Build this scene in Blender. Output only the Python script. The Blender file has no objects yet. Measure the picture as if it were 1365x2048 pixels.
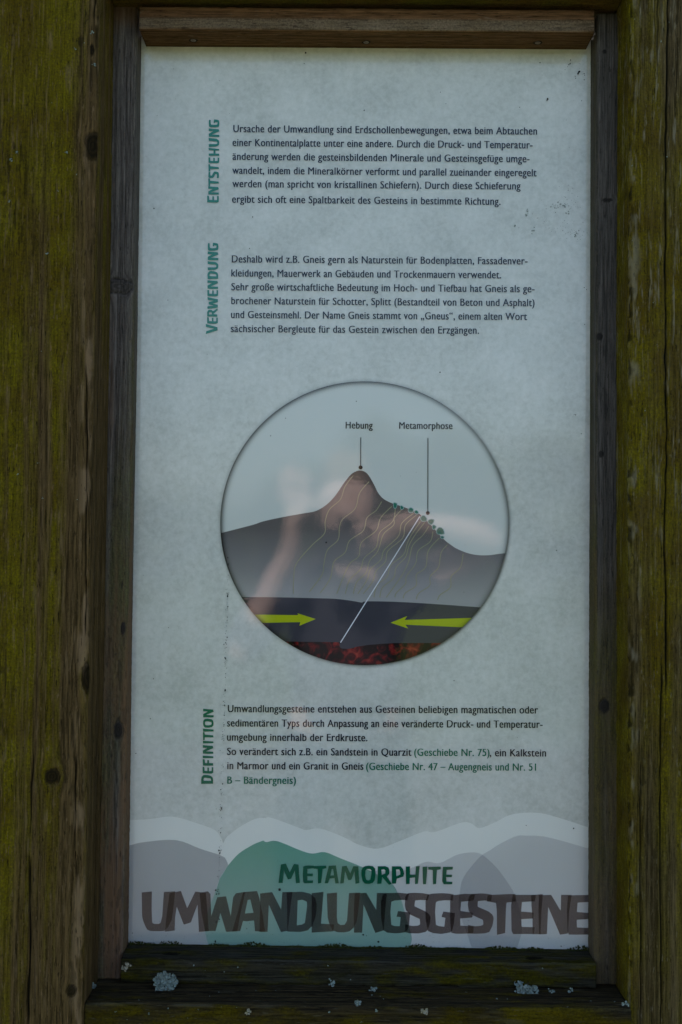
import bpy, math, random
import numpy as np
from mathutils import Vector, Matrix
from math import sin, cos, pi, radians, sqrt, exp

S = bpy.context.scene
C = S.collection
random.seed(7)

# ------------------------------------------------------------------ camera
FOC, CX, CY = 2200.0, 682.5, 1024.0
CAM = Vector((-0.01851, -1.32790, 1.5 - 0.06584))
PITCH, YAW, ROLL = 0.031009, 0.004942, -0.009399


def rot(p, y, r):
    Rx = Matrix(((1, 0, 0), (0, cos(p), -sin(p)), (0, sin(p), cos(p))))
    Rz = Matrix(((cos(y), -sin(y), 0), (sin(y), cos(y), 0), (0, 0, 1)))
    Ry = Matrix(((cos(r), 0, sin(r)), (0, 1, 0), (-sin(r), 0, cos(r))))
    return Rz @ Rx @ Ry


RM = rot(PITCH, YAW, ROLL)
cd = bpy.data.cameras.new('camera')
cam = bpy.data.objects.new('camera', cd)
C.objects.link(cam)
S.camera = cam
right, fwd, up = RM.col[0], RM.col[1], RM.col[2]
mw = Matrix.Identity(4)
for i in range(3):
    mw[i][0], mw[i][1], mw[i][2], mw[i][3] = right[i], up[i], -fwd[i], CAM[i]
cam.matrix_world = mw
cd.sensor_fit = 'VERTICAL'
cd.sensor_height = 36.0
cd.lens = FOC / 2048.0 * 36.0
cd.clip_start = 0.02
cd.clip_end = 2000

# ------------------------------------------------------------------ light
SUN_EL, SUN_AZ = radians(40), radians(-14)     # behind the board, a little to the left
S.view_settings.view_transform = 'Standard'
S.view_settings.look = 'None'
S.view_settings.gamma = 1
S.view_settings.exposure = 2.42
W = bpy.data.worlds.new('World')
S.world = W
W.use_nodes = True
nt = W.node_tree
nt.nodes.clear()
sky = nt.nodes.new('ShaderNodeTexSky')
sky.sky_type = 'NISHITA'
sky.sun_disc = False
sky.sun_elevation = SUN_EL
sky.sun_rotation = SUN_AZ
sky.air_density = 1.0
sky.dust_density = 3.0
sky.ozone_density = 0.55
bgn = nt.nodes.new('ShaderNodeBackground')
bgn.inputs['Strength'].default_value = 0.10
wo = nt.nodes.new('ShaderNodeOutputWorld')
nt.links.new(sky.outputs[0], bgn.inputs[0])
nt.links.new(bgn.outputs[0], wo.inputs[0])
sd = bpy.data.lights.new('sun', 'SUN')
sd.energy = 5.0
sd.angle = radians(0.5)
sd.color = (1.0, 0.955, 0.88)
so = bpy.data.objects.new('sun', sd)
C.objects.link(so)
sun_dir = Vector((sin(SUN_AZ) * cos(SUN_EL), cos(SUN_AZ) * cos(SUN_EL), sin(SUN_EL)))
so.rotation_euler = sun_dir.to_track_quat('Z', 'Y').to_euler()
so.location = sun_dir * 30
S.cycles.transparent_max_bounces = 40
S.cycles.max_bounces = 10
S.cycles.diffuse_bounces = 5
S.cycles.caustics_reflective = False
S.cycles.caustics_refractive = False
S.cycles.sample_clamp_indirect = 6


# ------------------------------------------------------------------ helpers
def ray(px, py):
    return (RM @ Vector(((px - CX) / FOC, 1.0, -(py - CY) / FOC)))


def at(px, py, Y=0.0):
    d = ray(px, py)
    return CAM + d * ((Y - CAM.y) / d.y)


def at_z(px, py, Z):
    d = ray(px, py)
    return CAM + d * ((Z - CAM.z) / d.z)


def tag(o, label=None, cat=None, group=None, kind=None):
    if label: o['label'] = label
    if cat: o['category'] = cat
    if group: o['group'] = group
    if kind: o['kind'] = kind
    return o


def link(name, me, mat, parent=None):
    o = bpy.data.objects.new(name, me)
    C.objects.link(o)
    if mat is not None:
        me.materials.append(mat)
    if parent is not None:
        o.parent = parent
    return o


def mesh_from(name, verts, faces, smooth=False):
    me = bpy.data.meshes.new(name)
    me.from_pydata([tuple(v) for v in verts], [], [tuple(f) for f in faces])
    me.update()
    if smooth:
        me.polygons.foreach_set('use_smooth', [True] * len(me.polygons))
    return me


def nodes_of(name):
    m = bpy.data.materials.new(name)
    m.use_nodes = True
    n = m.node_tree
    n.nodes.clear()
    out = n.nodes.new('ShaderNodeOutputMaterial')
    return m, n, out


def N(n, t, **kw):
    x = n.nodes.new(t)
    for k, v in kw.items():
        if k in x.inputs.keys():
            x.inputs[k].default_value = v
        else:
            setattr(x, k, v)
    return x


def ramp(n, fac, stops):
    r = n.nodes.new('ShaderNodeValToRGB')
    el = r.color_ramp.elements
    while len(el) < len(stops):
        el.new(0.5)
    for e, (p, c) in zip(el, stops):
        e.position = p
        e.color = (c[0], c[1], c[2], 1) if not isinstance(c, (int, float)) else (c, c, c, 1)
    n.links.new(fac, r.inputs[0])
    return r.outputs[0]


def mixc(n, fac, a, b, mode='MIX'):
    m = n.nodes.new('ShaderNodeMix')
    m.data_type = 'RGBA'
    m.blend_type = mode
    for sock, v in ((m.inputs[0], fac), (m.inputs[6], a), (m.inputs[7], b)):
        if isinstance(v, bpy.types.NodeSocket):
            n.links.new(v, sock)
        elif isinstance(v, (int, float)):
            sock.default_value = v
        else:
            sock.default_value = (v[0], v[1], v[2], 1)
    return m.outputs[2]


def math_n(n, op, a, b=None, c=None, clamp=False):
    m = n.nodes.new('ShaderNodeMath')
    m.operation = op
    m.use_clamp = clamp
    for i, v in enumerate((a, b, c)):
        if v is None: continue
        if isinstance(v, bpy.types.NodeSocket):
            n.links.new(v, m.inputs[i])
        else:
            m.inputs[i].default_value = v
    return m.outputs[0]


def plain(name, col, rough=0.7, spec=0.3, noise=0.0, nscale=60):
    m, n, out = nodes_of(name)
    b = N(n, 'ShaderNodeBsdfPrincipled')
    b.inputs['Roughness'].default_value = rough
    b.inputs['Specular IOR Level'].default_value = spec
    if noise:
        tc = N(n, 'ShaderNodeNewGeometry')
        no = N(n, 'ShaderNodeTexNoise', Scale=nscale, Detail=5.0)
        n.links.new(tc.outputs['Position'], no.inputs['Vector'])
        c = ramp(n, no.outputs['Fac'], [(0.3, [x * (1 - noise) for x in col]), (0.7, [min(1, x * (1 + noise)) for x in col])])
        n.links.new(c, b.inputs['Base Color'])
    else:
        b.inputs['Base Color'].default_value = (*col, 1)
    n.links.new(b.outputs[0], out.inputs[0])
    return m


def srgb(r, g, b, k=1.0):
    f = lambda c: ((c / 255 + .055) / 1.055) ** 2.4 if c > 10 else c / 255 / 12.92
    return (f(r) * k, f(g) * k, f(b) * k)


def ink(name, tint):
    """translucent printing ink: tints what lies under it"""
    m, n, out = nodes_of(name)
    t = N(n, 'ShaderNodeBsdfTransparent')
    t.inputs[0].default_value = (*tint, 1)
    n.links.new(t.outputs[0], out.inputs[0])
    return m


def printed(name, col):
    return plain(name, col, 0.8, 0.0)


# ------------------------------------------------------------------ numpy noise
def _h(ix, iy, seed):
    h = (ix.astype(np.int64) * 374761393 + iy.astype(np.int64) * 668265263 + seed * 974634777) & 0xffffffff
    h = ((h ^ (h >> 13)) * 1274126177) & 0xffffffff
    h = ((h ^ (h >> 16)) * 2246822519) & 0xffffffff
    return ((h ^ (h >> 15)) & 0xffff) / 32767.5 - 1.0


def vn(x, y, seed=0):
    x0, y0 = np.floor(x), np.floor(y)
    fx, fy = x - x0, y - y0
    u, v = fx * fx * (3 - 2 * fx), fy * fy * (3 - 2 * fy)
    a, b = _h(x0, y0, seed), _h(x0 + 1, y0, seed)
    c, d = _h(x0, y0 + 1, seed), _h(x0 + 1, y0 + 1, seed)
    return a + (b - a) * u + (c - a) * v + (a - b - c + d) * u * v


def fbm(x, y, o=4, seed=0, g=0.5):
    s, a, t = 0, 1.0, 0
    for i in range(o):
        s = s + a * vn(x * 2 ** i + 13.7 * i, y * 2 ** i + 7.1 * i, seed + i)
        t += a
        a *= g
    return s / t


def sst(a, b, x):
    t = np.clip((x - a) / (b - a), 0, 1)
    return t * t * (3 - 2 * t)


# ------------------------------------------------------------------ wood
def wood_mat(name, dark, light, moss, moss2, pit, worn, fine=1.0, rough=0.85, axis='z'):
    m, n, out = nodes_of(name)
    at_ = N(n, 'ShaderNodeAttribute', attribute_name='wear')
    sp = N(n, 'ShaderNodeSeparateColor')
    n.links.new(at_.outputs['Color'], sp.inputs[0])
    g = N(n, 'ShaderNodeNewGeometry')
    nz = N(n, 'ShaderNodeTexNoise', Scale=420.0, Detail=6.0, Roughness=0.65)
    n.links.new(g.outputs['Position'], nz.inputs['Vector'])
    nl = N(n, 'ShaderNodeTexNoise', Scale=17.0, Detail=5.0)
    n.links.new(g.outputs['Position'], nl.inputs['Vector'])
    mpn = N(n, 'ShaderNodeMapping')
    mpn.inputs['Scale'].default_value = (1, 1, .045) if axis == 'z' else (.045, 1, 1)
    n.links.new(g.outputs['Position'], mpn.inputs['Vector'])
    nfb = N(n, 'ShaderNodeTexNoise', Scale=620.0, Detail=4.0, Roughness=0.7)
    n.links.new(mpn.outputs[0], nfb.inputs['Vector'])
    fb = math_n(n, 'SUBTRACT', nfb.outputs['Fac'], 0.5)
    gr = math_n(n, 'ADD', math_n(n, 'ADD', sp.outputs[0], math_n(n, 'MULTIPLY', fb, 1.5)), math_n(n, 'MULTIPLY', math_n(n, 'SUBTRACT', nz.outputs['Fac'], 0.5), 0.6), clamp=True)
    base = mixc(n, gr, dark, light)
    mcol = mixc(n, ramp(n, nl.outputs['Fac'], [(0.38, 0.0), (0.62, 1.0)]), moss, moss2)
    mcol = mixc(n, ramp(n, nz.outputs['Fac'], [(0.3, 0.0), (0.7, 1.0)]), mixc(n, 1.0, mcol, (0.55, 0.55, 0.5), 'MULTIPLY'), mixc(n, 1.0, mcol, (1.35, 1.35, 1.3), 'MULTIPLY'))
    mf = math_n(n, 'ADD', sp.outputs[1], math_n(n, 'MULTIPLY', math_n(n, 'SUBTRACT', nz.outputs['Fac'], 0.5), math_n(n, 'MULTIPLY', sp.outputs[1], 1.2)), clamp=True)
    c = mixc(n, mf, base, mcol)
    c = mixc(n, 1.0, c, ramp(n, nfb.outputs['Fac'], [(.34, .62), (.5, 1.0), (.66, 1.25)]), 'MULTIPLY')
    mp2 = N(n, 'ShaderNodeMapping')
    mp2.inputs['Scale'].default_value = (1, 1, .17) if axis == 'z' else (.17, 1, 1)
    n.links.new(g.outputs['Position'], mp2.inputs['Vector'])
    nsp = N(n, 'ShaderNodeTexNoise', Scale=430.0, Detail=3.0, Roughness=0.6)
    n.links.new(mp2.outputs[0], nsp.inputs['Vector'])
    spk = ramp(n, nsp.outputs['Fac'], [(.61, 0.0), (.70, .75)])
    lgt = ramp(n, nsp.outputs['Fac'], [(.30, .55), (.37, 0.0)])
    c = mixc(n, math_n(n, 'MULTIPLY', lgt, .8), c, worn)
    c = mixc(n, at_.outputs['Alpha'], c, worn)
    c = mixc(n, spk, c, pit)
    c = mixc(n, sp.outputs[2], c, pit)
    b = N(n, 'ShaderNodeBsdfPrincipled')
    b.inputs['Roughness'].default_value = rough
    b.inputs['Specular IOR Level'].default_value = 0.2 if 'batten_wood' in name and axis == 'z' else 0.05
    n.links.new(c, b.inputs['Base Color'])
    bp = N(n, 'ShaderNodeBump', Strength=0.55, Distance=0.0006 * fine)
    n.links.new(math_n(n, 'ADD', nz.outputs['Fac'], math_n(n, 'MULTIPLY', nfb.outputs['Fac'], 1.6)), bp.inputs['Height'])
    n.links.new(bp.outputs[0], b.inputs['Normal'])
    n.links.new(b.outputs[0], out.inputs[0])
    return m


def axis_samples(l0, l1, d0, d1, fine, coarse=0.03):
    a = []
    if l0 < d0: a += list(np.arange(l0, d0 - coarse * .5, coarse))
    a += list(np.arange(max(l0, d0), min(l1, d1), fine))
    if l1 > d1: a += list(np.arange(d1, l1 - coarse * .5, coarse))
    a.append(l1)
    return np.array(a)


def timber(name, mat, parent, axis, l0, l1, c0, c1, yf, yb, seed, dense=(None, None), sides=(True, True),
           fine=0.0009, lfine=0.0016, r=0.003, knots=(), cracks=(), moss=None, worn=None, rough=1.0, cfine=None,
           edge_pits=0.0, pit=0.5, slope=0.0, bevel_end=0.0, bend=0.0):
    """A sawn, weathered timber.  axis 'z' = upright (section x,y), 'x' = level (section z,y).
    The front face is at y = yf (towards the viewer), grain runs along the axis."""
    dc0, dc1 = cfine if cfine else (c0, c1)
    sec = []     # (c, y, nc, ny, s)
    T = yb - yf

    def side(c, nc, dist_list):
        return [(c, yf + t, nc, 0.0, c + nc * t) for t in dist_list]
    f = fine
    dl = list(np.arange(r, T, f)) if sides[0] else list(np.linspace(r, T, 4))
    dr = list(np.arange(r, T, f)) if sides[1] else list(np.linspace(r, T, 4))
    sec += side(c0, -1.0, dl)[::-1]
    for i in range(1, 5):
        a = i / 5 * pi / 2
        sec.append((c0 + r - r * cos(a), yf + r - r * sin(a), -cos(a), -sin(a), c0 + r * (a / (pi / 2)) * .9))
    cs = np.concatenate([np.arange(c0 + r, dc0, .006), np.arange(max(c0 + r, dc0), min(c1 - r, dc1), f), np.arange(dc1, c1 - r, .006), [c1 - r]])
    sec += [(c, yf, 0.0, -1.0, c) for c in cs]
    for i in range(1, 5):
        a = i / 5 * pi / 2
        sec.append((c1 - r + r * sin(a), yf + r - r * cos(a), sin(a), -cos(a), c1 - r * (1 - a / (pi / 2)) * .9))
    sec += side(c1, 1.0, dr)
    sec = np.array(sec)
    d0, d1 = dense if dense[0] is not None else (l0, l1)
    ls = axis_samples(l0, l1, d0, d1, lfine)
    ns, nl = len(sec), len(ls)
    Sg, Lg = np.meshgrid(sec[:, 4], ls)
    k = seed * 31
    psi = Sg + .005 * vn(Sg * 7 + seed, Lg * 2.3, k) + .0016 * vn(Sg * 26, Lg * 8, k + 1) + slope * Lg
    core = np.zeros_like(Sg)
    rings = np.zeros_like(Sg)
    halo = np.zeros_like(Sg)
    kdark = np.ones_like(Sg)
    for kk_ in knots:
        ks, kl, rs, rl = kk_[:4]
        wob = 1 + .35 * vn(Sg * 120, Lg * 90, k + 5) + .2 * vn(Sg * 500, Lg * 300, k + 6)
        r2 = (((Sg - ks) / rs) ** 2 + ((Lg - kl) / rl) ** 2) * wob
        psi = psi - (Sg - ks) / np.maximum(r2, 1) * np.exp(-r2 / 60)
        q = np.sqrt(r2)
        cc = sst(1.08, .88, q)
        core = np.maximum(core, cc)
        if len(kk_) > 4: kdark = np.where(cc > 0, kk_[4], kdark)
        rings = np.where(cc > 0, .5 + .5 * np.sin(q * 16), rings)
        halo = np.maximum(halo, np.exp(-((q - 1.05) / .13) ** 2))
    g1 = fbm(psi * 280, Lg * 1.9, 4, k + 10, .68)
    g2 = fbm(psi * 820, Lg * 16, 3, k + 20, .7)
    g3 = np.sin(psi * 2 * pi / .0062 + 2.4 * vn(psi * 60, Lg * 1.2, k + 31))
    grain = np.clip(.47 + .72 * g1 + .45 * g2 + .14 * g3, 0, 1)
    grain = grain * (1 - core) + (.25 + .3 * rings) * core
    pm = sst(-.15, .45, fbm(psi * 22, Lg * 7, 3, k + 40))
    pits = sst(.42, .66, vn(psi * 430, Lg * 75, k + 41)) * (pm * pit)
    pits = np.maximum(pits, sst(.5, .8, vn(psi * 210, Lg * 30, k + 43)) * pm * pit * .8)
    edge = np.minimum(abs(Sg - c0), abs(Sg - c1))
    if edge_pits:
        pits = np.maximum(pits, sst(.28, .55, vn(Sg * 330, Lg * 110, k + 44)) * np.exp(-(edge / .006) ** 2) * edge_pits)
    crk = np.zeros_like(Sg)
    for (pts, w) in cracks:
        pl = np.array([p[1] for p in pts]); ps = np.array([p[0] for p in pts])
        o = np.argsort(pl)
        sc = np.interp(Lg, pl[o], ps[o]) + .0007 * vn(Lg * 60, Lg * 0, k + 50) + .0015 * vn(Lg * 9, Lg * 0, k + 51)
        inside = sst(pl.min() - .004, pl.min() + .03, Lg) * sst(pl.max() + .004, pl.max() - .03, Lg)
        ww = w * (.45 + .55 * inside) * (1 + .3 * vn(Lg * 40, Lg * 0, k + 52))
        crk = np.maximum(crk, np.exp(-((Sg - sc) / ww) ** 2) * inside)
    hgt = (.00042 * g1 + .00022 * g2 + .00008 * g3) * rough * (1 - core) + .0006 * core * (rings - .3) - .0011 * halo \
        - .0008 * pits - .0030 * crk + .0010 * vn(Sg * 12, Lg * 3, k + 60) * rough
    hgt = hgt - .0014 * np.exp(-(edge / .003) ** 2) * (.6 + vn(Sg * 20, Lg * 60, k + 61) + .8 * sst(.35, .7, vn(Sg * 40, Lg * 150, k + 62))) * rough
    mo = moss(Sg, Lg, psi, grain, k) if moss else np.zeros_like(Sg)
    mo = np.clip(mo, 0, 1) * (1 - .75 * core)
    wn = np.clip(worn(Sg, Lg, psi, grain, k), 0, 1) if worn else np.zeros_like(Sg)
    hgt = hgt + mo * (.0005 + .0007 * fbm(Sg * 420, Lg * 260, 2, k + 90)) * rough
    dk = np.clip(np.maximum.reduce([pits * .8, crk * 1.3, halo * .75, core * (.80 + .16 * (1 - rings)) * kdark]), 0, 1)
    cc_ = sec[None, :, 0] + sec[None, :, 2] * hgt + (bend * np.sin((Lg - l0) / (l1 - l0) * pi) if bend else 0)
    yy_ = sec[None, :, 1] + sec[None, :, 3] * hgt
    ll_ = Lg.copy()
    if bevel_end:
        inset = bevel_end * (sec[None, :, 1] - yf) / T
        ll_[0, :] += bevel_end * 0
    co = np.empty((nl, ns, 3))
    if axis == 'z':
        co[..., 0], co[..., 1], co[..., 2] = cc_, yy_, ll_
    else:
        co[..., 0], co[..., 1], co[..., 2] = ll_, yy_, cc_
    idx = np.arange(nl * ns).reshape(nl, ns)
    nxt = np.roll(idx, -1, axis=1)
    a, b, c, d = idx[:-1].ravel(), nxt[:-1].ravel(), nxt[1:].ravel(), idx[1:].ravel()
    quads = np.stack([a, b, c, d], 1) if axis == 'z' else np.stack([a, d, c, b], 1)
    nq = len(quads)
    capA = idx[0, ::-1] if axis == 'z' else idx[0]
    capB = idx[-1] if axis == 'z' else idx[-1, ::-1]
    loops = np.concatenate([quads.ravel(), capA, capB]).astype(np.int32)
    starts = np.concatenate([np.arange(nq) * 4, [nq * 4, nq * 4 + ns]]).astype(np.int32)
    me = bpy.data.meshes.new(name)
    me.vertices.add(nl * ns)
    me.vertices.foreach_set('co', co.astype(np.float32).ravel())
    me.loops.add(len(loops))
    me.loops.foreach_set('vertex_index', loops)
    me.polygons.add(nq + 2)
    me.polygons.foreach_set('loop_start', starts)
    sm = np.ones(nq + 2, dtype=bool); sm[-2:] = False
    me.polygons.foreach_set('use_smooth', sm)
    me.update(calc_edges=True)
    ca = me.color_attributes.new('wear', 'FLOAT_COLOR', 'POINT')
    col = np.stack([grain, mo, dk, wn], -1).astype(np.float32)
    ca.data.foreach_set('color', col.ravel())
    return link(name, me, mat, parent)


ZC = 1.5
PW, PH = 0.55, 1.08672            # visible printed panel
PX0, PX1 = -PW / 2, PW / 2
PZ0, PZ1 = ZC - PH / 2, ZC + PH / 2


def Lz(py, Y=-.1): return at(CX, py, Y).z


def Lx(px, py=CY, Y=-.1): return at(px, py, Y).x


board = bpy.data.objects.new('information_board', None)
board.location = (0, 0, 0)
C.objects.link(board)
tag(board, 'mossy timber framed information board about rock types, printed sheet under a glossy film', 'information board')

M = {}
MOSS, MOSS2 = (.072, .059, .0010), (.048, .034, .0010)
M['post'] = wood_mat('mossy_post_wood', (.019, .012, .004), (.070, .045, .018), MOSS, MOSS2, (.004, .003, .001), (.135, .092, .052))
M['post_right'] = wood_mat('mossy_post_wood_right', (.018, .0125, .0045), (.068, .050, .023), (.074, .060, .0010), (.048, .033, .0010), (.003, .003, .001), (.13, .115, .078))
M['batten_left'] = wood_mat('grey_batten_wood', (.028, .023, .020), (.098, .086, .077), (.050, .046, .018), (.055, .040, .020), (.006, .005, .004), (.085, .048, .024), .7)
M['batten_right'] = wood_mat('grey_batten_wood_right', (.017, .015, .013), (.062, .055, .049), (.040, .034, .006), (.050, .036, .012), (.006, .005, .004), (.08, .06, .04), .7)
M['batten_top'] = wood_mat('brown_batten_wood', (.048, .026, .013), (.112, .062, .033), (.115, .088, .066), (.09, .066, .045), (.01, .006, .004), (.14, .11, .085), .5, axis='x')
M['batten_bottom'] = wood_mat('wet_batten_wood', (.006, .006, .004), (.026, .024, .016), (.034, .029, .001), (.018, .016, .001), (.002, .002, .001), (.042, .044, .036), .8, axis='x')
M['rail_top'] = wood_mat('top_rail_wood', (.025, .016, .007), (.07, .045, .02), (.050, .048, .006), (.065, .040, .010), (.004, .003, .002), (.08, .06, .03), axis='x')
M['rail_bottom'] = wood_mat('bottom_rail_wood', (.006, .005, .003), (.028, .021, .009), (.042, .032, .001), (.022, .016, .001), (.002, .002, .001), (.058, .052, .034), axis='x')

zv0, zv1 = Lz(2080), Lz(-40)
# left post --------------------------------------------------------------
YP = -.108
lx_in = Lx(184, 900, YP)          # inner arris
lx_out = at(-3, 12, YP).x
lk = lambda px, py: (at(px, py, YP).x, at(px, py, YP).z)


def moss_left(s, l, psi, g, k):
    t = (lx_in - s) / (lx_in - lx_out)             # 0 inner .. 1 outer
    b = .10 + .62 * t
    up_ = (l - ZC) / .6
    st = .62 * fbm(psi * 95, l * 1.6, 5, k + 70, .62) + .35 * fbm(psi * 24, l * 2.5, 3, k + 75) + .25 * vn(s * 16, l * 4, k + 71)
    b = b + .22 * up_ + np.where(t < 0, .15, 0)
    return sst(.0, .75, b + st * 1.25) * (.72 + .28 * g)


def worn_left(s, l, psi, g, k):
    t = (lx_in - s)
    e = np.exp(-((t - .006) / .007) ** 2) * sst(.0, .35, fbm(s * 130, l * 22, 3, k + 80)) * .75
    sp_ = sst(.25, .7, fbm(psi * 420, l * 30, 3, k + 81)) * .35
    return np.maximum(e, sp_)


kp = [lk(186, 292), lk(178, 1357), lk(104, 1553), lk(143, 1982)]
post_l = timber('post', M['post'], board, 'z', 0.0, 2.36, lx_out, lx_in, YP, .030, 3, (zv0, zv1), (False, True),
                knots=[(kp[0][0], kp[0][1], .0075, .015), (kp[1][0], kp[1][1], .0075, .016), (kp[2][0], kp[2][1], .008, .008),
                       (kp[3][0], kp[3][1], .005, .006), (lk(185, 100)[0], lk(185, 100)[1], .002, .006)],
                cracks=[([lk(60, 1690), lk(57, 2070)], .0011), ([lk(170, 715), lk(173, 960), lk(171, 1300)], .0005), ([lk(150, 1480), lk(153, 1790)], .0005),
                        ([lk(192, -30), lk(190, 90)], .0006), ([lk(66, 1480), lk(61, 1690)], .0006)],
                moss=moss_left, worn=worn_left, edge_pits=.35, r=.004, pit=.75, rough=1.15)
# right post -------------------------------------------------------------
YR = -.086
rx_in = Lx(1258, 900, YR)
rk = lambda px, py: (at(px, py, YR).x, at(px, py, YR).z)


def moss_right(s, l, psi, g, k):
    t = (s - rx_in) / .06
    up_ = (l - ZC) / .6
    st = .5 * fbm(psi * 80, l * 1.8, 4, k + 70) + .45 * fbm(s * 30, l * 6, 3, k + 75)
    b = .58 + .18 * np.minimum(up_, 0) - .30 * np.clip(t, 0, 1.2) - .25 * sst(.3, 1, up_) + np.where(s < rx_in, .35, 0) + .2 * np.exp(-(t / .1) ** 2)
    return sst(.0, .6, b + st) * (.7 + .3 * g)


def worn_right(s, l, psi, g, k):
    t = (s - rx_in)
    e = np.exp(-((t - .006) / .006) ** 2) * sst(.12, .5, fbm(s * 150, l * 35, 3, k + 80)) * .6
    sp_ = sst(.2, .6, fbm(psi * 330, l * 22, 4, k + 81, .65)) * .7 * sst(-.1, .5, (l - ZC) / .6 + .3)
    return np.maximum(e, sp_)


post_r = timber('post', M['post_right'], board, 'z', 0.0, 2.36, rx_in, rx_in + .135, YR, .030, 8, (zv0, zv1), (True, False),
                cfine=(rx_in, rx_in + .07), cracks=[([rk(1336, -40), rk(1334, 330), rk(1330, 1400)], .0010), ([rk(1316, -40), rk(1315, 150)], .0006), ([rk(1322, 1300), rk(1320, 2080)], .0007),
                ([rk(1282, 1500), rk(1279, 2080)], .0005)],
                moss=moss_right, worn=worn_right, edge_pits=1.0, r=.0035, pit=.7, rough=1.15)

# side battens -------------------------------------------------------------
YS = -.031
bl_out = Lx(210, 900, YS) - .0008
bl = lambda px, py: (at(px, py, YS).x, at(px, py, YS).z)
ztop = at(682, 24, -.02).z
zrail_b = at(682, 1972, -.045).z


def moss_bl(s, l, psi, g, k):
    lo = sst(.25, -.1, l - ZC)
    return sst(.1, .9, .15 + lo * .35 + .6 * fbm(psi * 60, l * 3, 3, k + 70) + np.where(s > PX0, .15, 0))


def worn_bl(s, l, psi, g, k):
    lo = sst(.1, -.25, l - ZC)
    e = sst(.15, .75, .62 * lo + .7 * fbm(s * 110, l * 5, 4, k + 80)) * .9
    return np.maximum(e, sst(.02, .0, abs(ztop - l) - .012) * .5)


nod = lk(240, 570)
bat_l = timber('side_batten', M['batten_left'], board, 'z', zrail_b, ztop, bl_out, PX0, YS, .012, 12, (zrail_b, ztop), (False, True),
               fine=.0007, knots=[(bl(237, 1460)[0], bl(237, 1460)[1], .0055, .011), (bl(247, 1256)[0], bl(247, 1256)[1], .0028, .007),
                                  (bl(238, 573)[0], bl(238, 573)[1], .0165, .0085, .45), (bl(264, 906)[0], bl(264, 906)[1], .0016, .006), (bl(267, 605)[0], bl(267, 605)[1], .0014, .004)],
               moss=moss_bl, worn=worn_bl, r=.0035, pit=.5, rough=1.0)
br = lambda px, py: (at(px, py, YS).x, at(px, py, YS).z)
br_out = Lx(1242, 900, YS)


def moss_br(s, l, psi, g, k):
    lo = sst(.1, -.3, l - ZC)
    return sst(.15, .9, .05 + lo * .75 + .5 * fbm(psi * 70, l * 3, 3, k + 70) + np.where(s < PX1 + .002, .35, 0))


bat_r = timber('side_batten', M['batten_right'], board, 'z', zrail_b, ztop - .005, PX1, br_out, YS, .012, 17, (zrail_b, ztop), (True, False),
               fine=.0007, knots=[(br(1200, 673)[0], br(1200, 673)[1], .0032, .004), (br(1203, 908)[0], br(1203, 908)[1], .0032, .004),
                                  (br(1215, 400)[0], br(1215, 400)[1], .006, .0022), (br(1209, 1412)[0], br(1209, 1412)[1], .0055, .008), (br(1210, 103)[0], br(1210, 103)[1], .0025, .0025)],
               moss=moss_br, worn=lambda s, l, psi, g, k: sst(.2, .9, .45 * sst(.05, -.3, l - ZC) + .6 * fbm(s * 90, l * 6, 4, k + 80)) * .7, r=.0035, pit=.35, rough=.6)

# top and bottom battens -------------------------------------------------
YT = -.045
tz = PZ1
bat_t = timber('top_batten', M['batten_top'], board, 'x', at(279, 60, YT).x, at(1189, 60, YT).x, tz, at(682, 22, YT).z + .004, YT, .012, 23, (-.4, .4), (True, False),
               fine=.0008, lfine=.0017, moss=lambda s, l, psi, g, k: sst(.15, .6, np.exp(-((s - tz - .008) / .008) ** 2) * 1.1 + .35 * fbm(psi * 90, l * 3, 3, k + 70) - .15) * np.where(s < tz + .001, 0, 1),
               r=.0022, pit=.3, rough=.35, knots=[(at(1076, 84, -.02).x * 0 + tz - .022, at(1290, 84, -.02).x, .002, .004)])


def moss_bb(s, l, psi, g, k):
    return sst(.0, .7, .25 + .7 * fbm(s * 110, l * 30, 4, k + 70) + .3 * vn(s * 20, l * 7, k + 71))


yb_front = -.046
bat_b = timber('bottom_batten', M['batten_bottom'], board, 'x', PX0 + .0015, PX1 - .0015, zrail_b, PZ0, yb_front, .012, 29, (-.4, .4), (False, True),
               fine=.0008, lfine=.0017, moss=moss_bb, worn=lambda s, l, psi, g, k: np.maximum(sst(.35, .8, fbm(psi * 120, l * 14, 3, k + 80)) * .35, np.exp(-((s - PZ0) / .0016) ** 2) * .3 * sst(.1, .5, vn(l * 12, l * 0, k + 82))),
               knots=[(PZ0 + .016, at(345, 1903, -.02).x, .004, .009), (PZ0 + .016, at(1065, 1912, -.02).x, .004, .009)], r=.002, pit=.6, rough=1.0)

# rails ---------------------------------------------------------------------
YRT = -.101
rail_t = timber('top_rail', M['rail_top'], board, 'x', lx_in + .0005, rx_in - .0005, ztop, ztop + .14, YRT, .028, 33, (-.4, .4), (True, False),
                fine=.0011, lfine=.002, cfine=(ztop, ztop + .02),
                moss=lambda s, l, psi, g, k: sst(-.1, .7, .25 + .6 * fbm(psi * 50, l * 3, 3, k + 70)), r=.004, pit=.5)


def moss_rb(s, l, psi, g, k):
    topf = np.where(s > zrail_b, -.35, 0)
    return sst(.0, .7, .35 + topf + .75 * fbm(s * 90, l * 28, 4, k + 70) + .3 * vn(s * 20, l * 6, k + 71))


def worn_rb(s, l, psi, g, k):
    e = np.exp(-((s - zrail_b) / .0022) ** 2) * sst(-.1, .5, vn(l * 22, l * 0, k + 82)) * .55
    return np.maximum(e, sst(.35, .75, fbm(psi * 100, l * 20, 3, k + 80)) * .35)


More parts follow.
